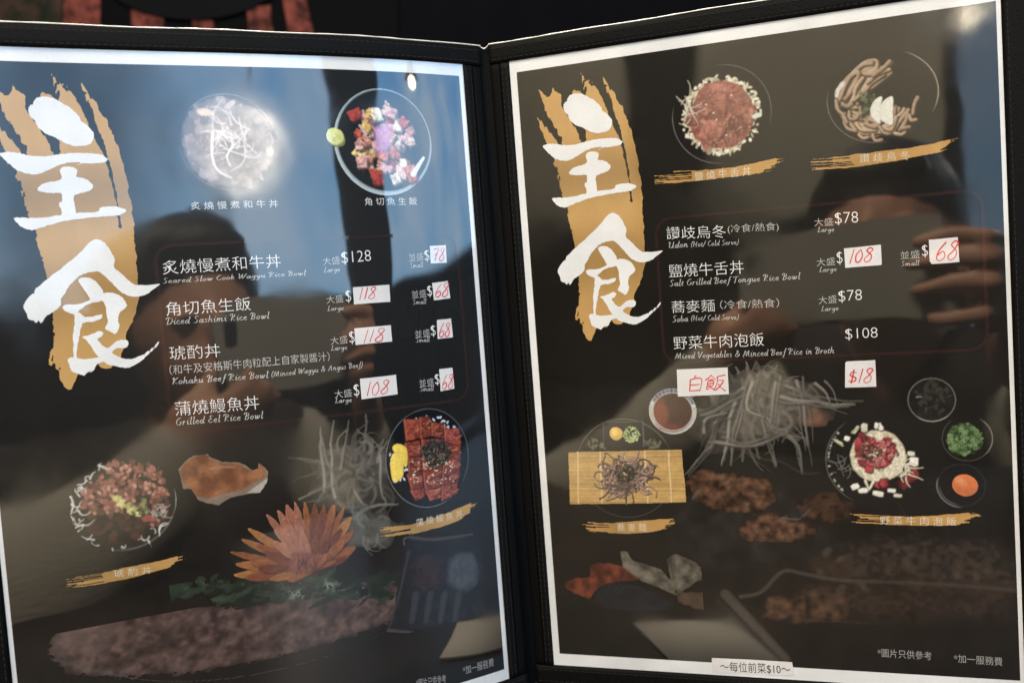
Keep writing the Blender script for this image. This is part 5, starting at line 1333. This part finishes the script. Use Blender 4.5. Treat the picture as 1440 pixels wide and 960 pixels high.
for (a, b) in ((255, 300), (230, 340), (240, 390), (250, 440), (290, 470), (330, 450), (380, 440), (400, 400), (410, 350), (390, 320), (350, 340), (300, 320), (280, 360), (420, 370), (360, 400), (300, 430), (340, 560), (370, 555), (520, 520), (490, 545), (540, 490), (480, 560)):
    kk = rnd(.8, 1.2); X_, Y_ = Q(a, b); c.ell(X_ + .2, Y_ + .4, rnd(2, 3), rnd(1.5, 2.2), (70, 18, 22), rnd(0, 3), .9, .5, .3); c.ell(X_, Y_, rnd(1.9, 2.8), rnd(1.3, 2.0), (int(138 * kk), int(46 * kk), int(48 * kk)), rnd(0, 3), 1, .4, .5, .6)
for i in range(170):
    a, b = disc(1); c.ell(*Q(330 + a * 95, 380 + b * 80), rnd(.3, .9), rnd(.2, .5), random.choice([(196, 96, 98), (112, 30, 36), (206, 140, 130)]), rnd(0, 3), .7, .3)
for i in range(80):
    a, b = disc(1); c.line(squiggle(*Q(295 + a * 52, 380 + b * 46), rnd(1, 2), .5, 4), .5, random.choice([(52, 42, 28), (74, 62, 40), (40, 34, 24)]), .3, .9)
for (a, b, w_, h_, an) in ((262, 245, 2.6, 4.2, .05), (350, 240, 2.2, 3.4, -.5), (330, 232, 1.6, 2.8, .3), (165, 305, 2.4, 2.2, .3), (215, 255, 1.2, 4, .6), (120, 325, .8, 3.2, 1.0 - 2), (210, 575, 3.6, 2.6, -.4), (255, 597, 4.2, 2.2, -.1), (340, 615, 4.6, 2.4, .25), (415, 597, 3.4, 1.8, .1), (540, 435, 3.6, 4.4, .2), (525, 390, 2.8, 2, .1), (450, 625, 3.4, 1.6, .1), (275, 560, 1.0, 5, -.3), (300, 570, .9, 5, .5)):
    X_, Y_ = Q(a, b); ca_, sa_ = math.cos(an), math.sin(an); qd = [(X_ + (u_ * w_ * ca_ - v_ * h_ * sa_) * .5, Y_ + (u_ * w_ * sa_ + v_ * h_ * ca_) * .5) for u_, v_ in ((-1, -.7), (-.2, -1), (.9, -.85), (1, .6), (.4, 1), (-.9, .8))]; c.poly([(p_[0] + .3, p_[1] + .6) for p_ in qd], (50, 44, 36), .85, .6); c.poly(qd, random.choice([(214, 206, 184), (198, 188, 162), (222, 216, 200)]), 1, .35, .25, .2, grad=lambda X, Y, m=Y_: np.clip(1.05 - (Y - m) * .07, .7, 1.15))
for i in range(20): c.line(squiggle(*Q(480 + rnd(-50, 40), 470 + rnd(-40, 60)), rnd(3, 6), .3, 5), .6, (212, 200, 170), .3, .9)
c.line([Q(195, 270), Q(230, 240)], 1.2, (150, 160, 96), .8, .9); c.line([Q(100, 315), Q(140, 345)], 1.3, (176, 180, 130), .8, .9)
c.build('dish_photo', 'R', pR, 0.11, label='printed bowl of white rice topped with red minced beef')

# small bowls at the right edge
c, x, y, R, k = bowl_canvas('R', 1310, 562, 35, 1.1); c.ell(x, y, R, R, (30, 28, 25), soft=.4, tex=.5); c.ring(x, y, R * .96, R * .96, .45, (112, 108, 98), alpha=.9); c.ring(x, y, R * .96, R * .96, .6, (150, 144, 130), a0=.9, a1=2.2, alpha=.8)
for i in range(40):
    a, b = disc(.75 * R); c.ell(x + a, y + b - 1, rnd(.5, 1.6), rnd(.3, .8), (62, 58, 50), rnd(0, 3), .6, .6)
c.line([(x - .6 * R, y - .15 * R), (x - .4 * R, y - .15 * R)], .6, (140, 134, 122), .3, .9)
c.build('printed_empty_bowl', 'R', pR, 0.10)
c, x, y, R, k = bowl_canvas('R', 1360, 616, 37, 1.1, .22); c.ell(x, y, R, R, (26, 24, 22), soft=.4); c.ring(x, y, R * .96, R * .96, .5, (120, 116, 106), a0=-.9, a1=.8, alpha=.9); c.ring(x, y, R * .96, R * .96, .4, (76, 74, 68), a0=.9, a1=4, alpha=.8)
for i in range(210):
    a, b = disc(.66 * R); kk = rnd(.7, 1.2); c.ell(x - .1 * R + a, y + .05 * R + b, rnd(.6, 1.3), rnd(.4, .8), random.choice([(48, 70, 34), (70, 98, 48), (36, 54, 28), (106, 132, 78)]), rnd(0, 3), .95, .3)
for i in range(30):
    a, b = disc(.6 * R); c.ring(x - .1 * R + a, y + .05 * R + b, .8, .6, .3, (112, 138, 84), rnd(0, 3), .9)
c.build('printed_onion_bowl', 'R', pR, 0.115, label='printed small bowl of chopped green onion')
c, x, y, R, k = bowl_canvas('R', 1352, 682, 37, 1.08, .22); c.ell(x, y, R, R, (24, 22, 21), soft=.4); c.ring(x, y, R * .94, R * .94, .5, (120, 120, 118), a0=1.7, a1=3.4, alpha=.9); c.ring(x, y, R * .84, R * .84, .35, (96, 96, 94), a0=1.8, a1=3.0, alpha=.8); c.ring(x, y, R * .9, R * .9, .4, (46, 46, 46), alpha=.8)
c.build('printed_egg_bowl', 'R', pR, 0.115)
x, y = to_page('R', 1357, 682); c = Canvas(x - 9, y - 9, x + 9, y + 9, .2)
c.ell(x, y, 18.8 * k, 17.6 * k, (206, 104, 38), .5, 1, .25, .03, .1, shade=(.3, .8, -.14)); c.ell(x - 1.5, y - 1.8, 2.2, 1.4, (228, 150, 84), .5, .55, 1.6); c.ring(x, y, 18 * k, 16.8 * k, .5, (176, 90, 66), a0=-.2, a1=1.6, alpha=.8)
c.build('egg_yolk', 'R', pR, 0.13, label='printed round orange egg yolk')


# ---- gold dry-brush strokes ---------------------------------------------------------------
def gold_label(s, a, b, th, bend, seed):
    (xa, ya), (xb, yb) = to_page(s, *a), to_page(s, *b); k = kmm(s, (a[0] + b[0]) / 2, (a[1] + b[1]) / 2); T = th * k
    c = Canvas(xa - 1, min(ya, yb) - T * 1.3, xb + 1, max(ya, yb) + T * 1.3, 0.18, (190, 144, 76))
    U = (c.X - xa) / (xb - xa); cyl = ya + (yb - ya) * U + bend * k * (1 - (2 * U - 1) ** 2)
    V_ = (c.Y - cyl) / (T / 2); rs = np.random.RandomState(seed)
    rowk = ((V_ + 1.4) * 9).astype(int).clip(0, 40); lft = rs.rand(41) * .16 * (rs.rand(41) > .35); rgt = rs.rand(41) * .10
    gaps = (rs.rand(41) > .6)
    up_ = .78 + .12 * np.sin(U * 7 + seed) + .18 * (vnoise(c.X.shape, 14, seed, 2) - .5); lo_ = .86 + .10 * np.sin(U * 5 + 2 + seed) + .18 * (vnoise(c.X.shape, 14, seed + 5, 2) - .5)
    m = (V_ > -up_) & (V_ < lo_) & (U > lft[rowk]) & (U < 1 - rgt[rowk] - .10 * np.clip((V_ + .2), 0, 1))
    m &= ~(gaps[rowk] & (U < .26 + .06 * vnoise(c.X.shape, 10, seed + 9, 2)) & (np.abs((V_ + 1.4) * 9 % 1 - .5) < .33))
    c.a = m.astype(float); tone = .86 + .22 * vnoise(c.X.shape, 9, seed + 2, 3) - .20 * np.exp(-((U - .35) / .2) ** 2)
    c.rgb = c.rgb * tone[..., None]
    o = c.build('caption_stroke', s, page[s], 0.15, blur=0, sat=.92, grain=.06)
    return o


def caption(s, body, a, b, h, par):
    return typeset('caption', s, body, a, b, h, ink(s, 'caption_ink', (0.74, 0.64, 0.48)), par, 0.21, offset=-0.003, space=' ')


gs = {}
for s, key, a, b, th, bend, txt, ca, cb, h in (
        ('L', 1, (92, 819), (267, 782), 20, 5, '琥酌丼', (160, 806), (213, 800.5), 10.5), ('L', 2, (534, 748), (675, 708), 18, 7, '蒲燒鰻魚丼', (585, 735), (650, 721), 11),
        ('R', 3, (920, 251), (1106, 228), 20, 4, '鹽燒牛舌丼', (977, 248.8), (1056, 240.4), 12.5), ('R', 4, (1140, 230), (1349, 200), 22, 6, '讃歧烏冬', (1209, 223), (1279.4, 218.4), 12.5),
        ('R', 5, (819, 739), (954, 734), 19, 4, '蕎麥麵', (868, 741), (909, 740.7), 11.5), ('R', 6, (1195, 729), (1382, 727), 20, 3.5, '野菜牛肉泡飯', (1237.5, 731), (1344.5, 732.5), 12)):
    o = gold_label(s, a, b, th, bend, key * 17); caption(s, txt, ca, cb, h, o)
wh_cap = lambda s: ink(s, 'pale_ink', (0.62, 0.62, 0.60))
typeset('caption', 'L', '炙燒慢煮和牛丼', (268, 289.7), (391, 286.3), 11, wh_cap('L'), pL, 0.2, 0.0, ' ')
typeset('caption', 'L', '角切魚生飯', (512.7, 283.6), (586, 283), 11, wh_cap('L'), pL, 0.2, 0.0, ' ')

# ---- the big gold brush stroke and the white calligraphy (same art on both sheets) ----------
Z3 = lambda pts: ps('R', pts, 740, 90, 4.8)
Z4 = lambda pts: ps('R', pts, 740, 280, 4.364)
body = Z3([(135, 500), (160, 620), (196, 720), (228, 860), (246, 915)]) + Z4([(240, 55), (255, 120), (275, 200), (295, 285), (320, 480), (318, 560), (322, 620), (300, 690), (298, 740), (338, 768), (343, 830), (368, 872), (402, 872), (420, 830), (432, 796), (470, 788), (500, 786), (520, 740), (545, 772), (590, 765), (632, 720), (634, 690), (662, 650), (665, 600), (680, 550), (700, 520), (722, 450), (732, 390), (726, 280), (720, 100), (716, 0)]) + Z3([(790, 960), (785, 900), (775, 780), (760, 660), (730, 520), (690, 390), (640, 490), (600, 500), (480, 500), (375, 520), (240, 545), (180, 530)])
fingers = [Z3([(48, 305), (75, 335), (112, 400), (165, 460), (215, 520), (245, 560), (150, 560), (132, 520), (95, 430), (62, 350)]),
           Z3([(86, 178), (112, 188), (138, 218), (160, 208), (172, 165), (200, 180), (238, 215), (250, 260), (275, 340), (340, 420), (372, 520), (360, 560), (250, 560), (215, 500), (175, 410), (130, 330), (105, 270)]),
           Z3([(295, 160), (305, 185), (330, 165), (365, 185), (390, 210), (370, 230), (300, 210)]),
           Z3([(370, 62), (410, 98), (450, 132), (490, 182), (522, 235), (547, 310), (598, 400), (632, 490), (640, 560), (420, 560), (400, 470), (395, 210), (386, 170)]),
           Z3([(512, 88), (560, 135), (600, 205), (640, 280), (692, 390), (732, 520), (735, 600), (668, 600), (655, 520), (640, 470), (608, 372), (588, 300), (560, 220), (535, 150)])]
gap = Z3([(520, 215), (548, 262), (585, 340), (615, 400), (640, 480), (664, 570), (685, 680), (700, 780), (714, 930), (706, 930), (694, 790), (674, 680), (652, 575), (625, 490), (590, 410), (555, 320)])
gap2 = Z3([(325, 415), (350, 440), (385, 500), (400, 525), (380, 528), (360, 480)])
gap3 = Z3([(108, 300), (140, 350), (200, 440), (240, 500), (235, 540), (215, 520), (165, 440), (120, 360)])
def brush_canvas(side):
    c = Canvas(4, 6, 72, 142, 0.22, (192, 148, 82))
    full = (slice(None), slice(None))
    nA = vnoise(c.X.shape, 60, 41, 2); nB = vnoise(c.X.shape, 26, 42, 3)
    # streaks run along the stroke (from upper left to lower right)
    d = c.sdf(body, full) + (nA - .5) * 1.1
    leftness = np.clip((32 - c.X + (c.Y - 60) * .10) / 12, 0, 1)
    d -= leftness * np.clip(nA * 2.6 - 1.15, 0, 1) * 2.0
    m = d > 0
    for fz in fingers:
        df = c.sdf(fz, full) + (nA - .5) * 1.6
        top = np.clip((58 - c.Y) / 30, 0, 1)
        m |= df > np.clip(nB * 2.4 - 1.2, 0, 1) * 1.6 * top
    for gz, r_ in ((gap, .5), (gap2, .6), (gap3, 1.0)):
        m &= ~((c.sdf(gz, full) + (nA - .5) * r_ * 2.4) > 0)
    c.a = m.astype(float)
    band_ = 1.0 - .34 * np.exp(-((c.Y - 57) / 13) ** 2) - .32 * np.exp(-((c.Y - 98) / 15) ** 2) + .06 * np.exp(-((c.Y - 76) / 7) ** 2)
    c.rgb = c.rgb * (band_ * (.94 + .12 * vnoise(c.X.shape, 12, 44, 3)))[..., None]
    return c


white = [Z3([(280, 235), (300, 210), (340, 200), (385, 207), (425, 228), (465, 250), (500, 285), (520, 320), (545, 335), (575, 375), (578, 410), (560, 445), (525, 462), (480, 467), (435, 458), (400, 440), (370, 425), (335, 412), (300, 385), (285, 350), (262, 325), (253, 295), (260, 260), (275, 255)]),
         Z3([(113, 560), (125, 548), (160, 540), (200, 540), (235, 547), (290, 550), (340, 543), (400, 527), (460, 512), (520, 503), (570, 500), (615, 503), (642, 518), (650, 530), (625, 550), (570, 560), (520, 566), (490, 580), (508, 561), (450, 567), (410, 584), (370, 607), (330, 632), (285, 652), (240, 653), (195, 640), (165, 615), (138, 590)]),
         Z3([(404, 612), (420, 597), (455, 592), (485, 600), (489, 625), (485, 648), (530, 655), (560, 678), (571, 695), (550, 722), (510, 740), (478, 752), (469, 775), (473, 810), (480, 872), (440, 885), (405, 885), (408, 850), (397, 825), (400, 802), (410, 795), (408, 752), (370, 752), (320, 750), (290, 740), (302, 715), (335, 695), (385, 682), (410, 665), (406, 640)]),
         Z3([(174, 912), (200, 903), (260, 902), (330, 893), (400, 876), (480, 858), (560, 850), (596, 840), (604, 820), (640, 808), (690, 806), (725, 814), (743, 828), (720, 848), (680, 862), (620, 870), (560, 880), (480, 895), (400, 915), (340, 938), (300, 956), (264, 969), (230, 964), (200, 944)]),
         Z4([(200, 422), (225, 385), (243, 374), (250, 350), (300, 302), (350, 256), (400, 210), (450, 160), (490, 110), (515, 88), (545, 88), (577, 112), (600, 150), (615, 190), (614, 232), (650, 265), (680, 300), (710, 320), (750, 325), (800, 321), (840, 317), (802, 346), (770, 372), (720, 389), (670, 380), (630, 350), (590, 305), (550, 265), (530, 256), (495, 260), (455, 276), (420, 310), (390, 348), (375, 380), (360, 402), (356, 438), (325, 468), (290, 492), (270, 526), (260, 512), (250, 524), (238, 512), (218, 505), (205, 470), (195, 448)]),
         Z4([(443, 310), (450, 293), (480, 290), (510, 300), (540, 330), (555, 360), (560, 402), (520, 420), (500, 412), (488, 388), (468, 352)]),
         Z4([(368, 442), (385, 432), (450, 425), (500, 402), (550, 372), (600, 367), (640, 385), (668, 425), (664, 447), (640, 470), (628, 490), (625, 520), (631, 550), (612, 584), (595, 578), (563, 558), (575, 525), (571, 480), (563, 430), (550, 410), (520, 416), (470, 438), (440, 466), (425, 480), (400, 475), (374, 462)]),
         Z4([(420, 470), (445, 474), (470, 495), (520, 490), (549, 484), (545, 505), (510, 520), (480, 522), (456, 532), (448, 560), (440, 600), (430, 650), (426, 712), (412, 712), (413, 650), (412, 590), (418, 540), (420, 500)]),
         Z4([(386, 715), (400, 703), (430, 708), (480, 715), (545, 707), (552, 728), (520, 746), (505, 774), (480, 782), (460, 798), (435, 790), (405, 776), (393, 745)]),
         Z4([(454, 598), (485, 590), (515, 578), (537, 571), (552, 580), (545, 600), (525, 612), (540, 635), (563, 658), (590, 650), (612, 628), (645, 618), (670, 624), (671, 650), (650, 662), (620, 662), (602, 674), (592, 686), (620, 706), (660, 720), (700, 718), (738, 702), (752, 706), (745, 728), (700, 755), (665, 769), (620, 761), (575, 746), (545, 726), (520, 695), (495, 650), (472, 615)]),
         Z4([(752, 698), (775, 682), (778, 692), (758, 712)]), Z4([(780, 676), (796, 664), (798, 674), (784, 686)]), Z4([(802, 660), (824, 632), (826, 640), (806, 668)])]
def torn(pl, amp=.16):
    out = []
    q = smooth_closed(pl, 4)
    for p in q: out.append((p[0] + rnd(-amp, amp), p[1] + rnd(-amp, amp)))
    return out
white = [torn(p) for p in white]
for s in 'LR':
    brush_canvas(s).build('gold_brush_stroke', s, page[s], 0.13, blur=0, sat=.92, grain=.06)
    flat('white_calligraphy', s, white, ink(s, 'white_ink', (0.80, 0.79, 0.77)), page[s], 0.20)

# thin dark red rule round the list
def rule(s, x0, y0, x1, y1, r=7, w_=1.5):
    ctr = []
    for (cx, cy, a0) in ((x1 - r, y0 + r, -90), (x1 - r, y1 - r, 0), (x0 + r, y1 - r, 90), (x0 + r, y0 + r, 180)):
        for k in range(7): a = math.radians(a0 + k * 15); ctr.append((cx + r * math.cos(a), cy + r * math.sin(a)))
    fine = []
    for i in range(len(ctr)):
        a, b = ctr[i], ctr[(i + 1) % len(ctr)]; n = max(1, int(math.dist(a, b) / 4))
        for k in range(n): fine.append((a[0] + (b[0] - a[0]) * k / n, a[1] + (b[1] - a[1]) * k / n))
    fine.append(fine[0]); co = []; fc = []
    for n, q in enumerate(ribbon(fine, lambda t, a: w_)):
        k = len(co); co += [S(s, x, y, 0.19) for x, y in q]; fc.append((k, k + 1, k + 2, k + 3))
    mesh_obj('red_rule', co, fc, ink(s, 'red_rule_ink', lin((44, 30, 27))), page[s])
rule('L', to_page('L', 222, 400)[0], to_page('L', 240, 345)[1], 199.5, to_page('L', 300, 604)[1])
rule('R', to_page('R', 926, 380)[0], to_page('R', 1040, 298)[1], 200.5, to_page('R', 1060, 505)[1])

# ---- the list ------------------------------------------------------------------------------
Z5 = lambda x, y: (x / 3.0, 280 + y / 3.0)
Z6 = lambda x, y: (360 + x / 3.0, 280 + y / 3.0)
Z7 = lambda x, y: (700 + x / 3.0, 280 + y / 3.0)
Z8 = lambda x, y: (960 + x / 3.0, 280 + y / 3.0)
def W(s): return ink(s, 'list_ink', (0.78, 0.77, 0.74))
def W2(s): return ink(s, 'thin_list_ink', (0.50, 0.49, 0.46))
for s, Z, txt, a, b, h in (('L', Z5, '炙燒慢煮和牛丼', (685, 289), (1183, 260), 60), ('L', Z5, '角切魚生飯', (700, 464), (1056, 440), 60), ('L', Z5, '琥酌丼', (715, 650), (928, 637), 60), ('L', Z5, '蒲燒鰻魚丼', (738, 884), (1092, 856), 62),
                           ('R', Z7, '讚歧烏冬', (712, 144), (962, 136), 56), ('R', Z7, '鹽燒牛舌丼', (722, 304), (1037, 286), 58), ('R', Z7, '蕎麥麵', (733, 455), (915, 448), 54), ('R', Z7, '野菜牛肉泡飯', (742, 607), (1122, 590), 58)):
    typeset('dish_name', s, txt, Z(*a), Z(*b), h / 3 * .96, W(s), page[s], offset=-0.010)
for s, Z, txt, a, b, h in (('L', Z5, '（和牛及安格斯牛肉粒配上自家製醬汁）', (715, 721), (1390, 662), 40), ('R', Z7, '(冷食/熱食)', (970, 128), (1185, 117), 40), ('R', Z7, '（冷食/熱食）', (938, 446), (1187, 437), 38)):
    typeset('dish_note', s, txt, Z(*a), Z(*b), h / 3, W2(s), page[s], offset=-0.008)
for s, Z, txt, a, b, h in (('L', Z5, 'Seared Slow Cook Wagyu Rice Bowl', (685, 346), (1290, 311), 27), ('L', Z5, 'Diced Sashimi Rice Bowl', (700, 518), (1136, 492), 36), ('L', Z5, 'Kohaku Beef Rice Bowl', (724, 770), (1132, 742), 36), ('L', Z5, '(Minced Wagyu & Angus Beef)', (1143, 740), (1530, 698), 30), ('L', Z5, 'Grilled Eel Rice Bowl', (740, 942), (1110, 912), 38),
                           ('R', Z7, 'Udon', (720, 197), (804, 191), 34), ('R', Z7, '(Hot/ Cold Serve)', (814, 192), (1017, 181), 28), ('R', Z7, 'Salt Grilled Beef Tongue Rice Bowl', (724, 357), (1276, 326), 34), ('R', Z7, 'Soba', (736, 508), (804, 504), 34), ('R', Z7, '(Hot/ Cold Serve)', (814, 503), (1017, 497), 28), ('R', Z7, 'Mixed Vegetables & Minced Beef Rice in Broth', (748, 663), (1420, 638), 34)):
    penned('dish_translation', s, txt, (Z(*a)[0], Z(*a)[1] + 1.3), (Z(*b)[0], Z(*b)[1] + 1.3), h / 3 * .78, W2(s), page[s], weight=.19)
for s, Z, a, b in (('L', Z6, (282, 263), (353, 257)), ('L', Z6, (297, 425), (368, 418)), ('L', Z6, (314, 598), (386, 590)), ('L', Z6, (331, 823), (404, 815)), ('R', Z8, (555, 98), (635, 95)), ('R', Z8, (565, 267), (643, 261)), ('R', Z8, (573, 427), (650, 420))):
    typeset('portion_size', s, '大盛', Z(*a), Z(*b), 33 / 3, W2(s), page[s], offset=-0.010)
for s, Z, a, b in (('L', Z6, (643, 247), (705, 241)), ('L', Z6, (656, 402), (718, 397)), ('L', Z6, (670, 570), (733, 563)), ('L', Z6, (688, 777), (750, 770)), ('R', Z8, (918, 237), (1000, 231))):
    typeset('portion_size', s, '並盛', Z(*a), Z(*b), 33 / 3, W2(s), page[s], offset=-0.010)
for s, Z, txt, a, b in (('L', Z6, 'Large', (285, 304), (354, 299)), ('L', Z6, 'Large', (300, 466), (370, 462)), ('L', Z6, 'Large', (315, 633), (385, 628)), ('L', Z6, 'Large', (332, 854), (404, 849)), ('L', Z6, 'Small', (648, 285), (705, 281)), ('L', Z6, 'Small', (660, 439), (718, 435)), ('L', Z6, 'Small', (673, 599), (732, 595)), ('L', Z6, 'Small', (690, 805), (749, 801)),
                        ('R', Z8, 'Large', (568, 134), (640, 131)), ('R', Z8, 'Large', (575, 302), (650, 298)), ('R', Z8, 'Large', (583, 467), (658, 463)), ('R', Z8, 'Small', (920, 277), (998, 273))):
    penned('portion_word', s, txt, Z(*a), Z(*b), 21 / 3, W2(s), page[s], weight=.19)
for s, Z, txt, a, b, h in (('L', Z6, '$128', (360, 250), (484, 241), 54), ('L', Z6, '$', (378, 412), (400, 410), 56), ('L', Z6, '$', (393, 585), (415, 583), 56), ('L', Z6, '$', (412, 808), (435, 806), 56), ('L', Z6, '$', (710, 240), (730, 238), 50), ('L', Z6, '$', (722, 390), (742, 388), 50), ('L', Z6, '$', (737, 557), (757, 555), 50), ('L', Z6, '$', (754, 762), (774, 760), 50),
                           ('R', Z8, '$78', (642, 84), (740, 79), 54), ('R', Z8, '$', (650, 250), (674, 248), 56), ('R', Z8, '$', (1009, 220), (1034, 218), 54), ('R', Z8, '$78', (657, 412), (756, 406), 52), ('R', Z8, '$108', (686, 571), (822, 565), 50)):
    typeset('price', s, txt, Z(*a), Z(*b), h / 3, W(s), page[s], offset=-0.016)

# ---- stickers with new prices in red pen ------------------------------------------------------
for s, Z, quad, txt, bx, lab in (
        ('L', Z6, [(732, 198), (800, 194), (804, 268), (736, 272)], '78', (745, 262, 795, 208), 'white sticker with 78 in red pen'),
        ('L', Z6, [(408, 372), (562, 361), (566, 433), (413, 444)], '118', (430, 425, 505, 375), 'wide white sticker with 118 in red pen, upper one'),
        ('L', Z6, [(742, 354), (808, 345), (819, 418), (750, 427)], '68', (752, 417, 812, 360), 'white sticker with 68 in red pen, top one on this sheet'),
        ('L', Z6, [(414, 545), (568, 531), (574, 600), (420, 615)], '118', (445, 608, 540, 552), 'wide white sticker with 118 in red pen, lower one'),
        ('L', Z6, [(762, 510), (822, 503), (830, 582), (766, 590)], '68', (770, 584, 818, 525), 'white sticker with 68 in red pen, middle one'),
        ('L', Z6, [(438, 757), (590, 740), (597, 822), (445, 844)], '108', (460, 830, 560, 772), 'wide white sticker with 108 in red pen'),
        ('L', Z6, [(772, 717), (828, 710), (836, 798), (778, 810)], '68', (782, 803, 832, 742), 'white sticker with 68 in red pen, lowest one'),
        ('R', Z8, [(680, 208), (836, 192), (840, 276), (826, 279), (686, 290)], '108', (698, 272, 800, 215), 'wide white sticker with 108 in red pen and a clipped corner'),
        ('R', Z8, [(1038, 172), (1160, 160), (1167, 265), (1050, 274), (1042, 262)], '68', (1062, 262, 1160, 186), 'white sticker with 68 in large red pen'),
        ('R', Z7, [(755, 718), (970, 709), (975, 822), (760, 832)], 'BF', (795, 812, 965, 745), 'white sticker with two red handwritten characters'),
        ('R', Z8, [(692, 684), (812, 678), (817, 790), (685, 794), (686, 690)], '$18', (694, 778, 800, 718), 'white sticker with $18 in red pen')):
    sticker(s, [Z(*p) for p in quad], txt, (*Z(bx[0], bx[1]), *Z(bx[2], bx[3])), page[s], lab, wt=0.5 if s == 'L' else 0.58)
o = flat('notice_sticker', 'R', [ps('R', [(1001, 924), (1057, 926.5), (1114, 930), (1117, 949.5), (1058, 947.5), (1001, 945)])], ink('R', 'label_paper', (0.74, 0.71, 0.69)), pR, 0.24, label='white printed strip on the bottom margin')
typeset('notice_print', 'R', '～每位前菜$10～', (1013, 936), (1111, 940.5), 15, ink('R', 'black_ink', (0.03, 0.03, 0.03)), o, 0.30, 0.0)
for s, txt, a, b in (('R', '*圖片只供參考', (1234, 916.5), (1310, 921.5)), ('R', '*加一服務費', (1341.6, 924.5), (1409.6, 929.5)), ('L', '*圖片只供參考', (585, 960), (627, 953)), ('L', '*加一服務費', (651, 942), (694, 930))):
    typeset('footnote', s, txt, a, b, 12, ink(s, 'footnote_ink', (0.34, 0.33, 0.31)), page[s], 0.2, 0.0)
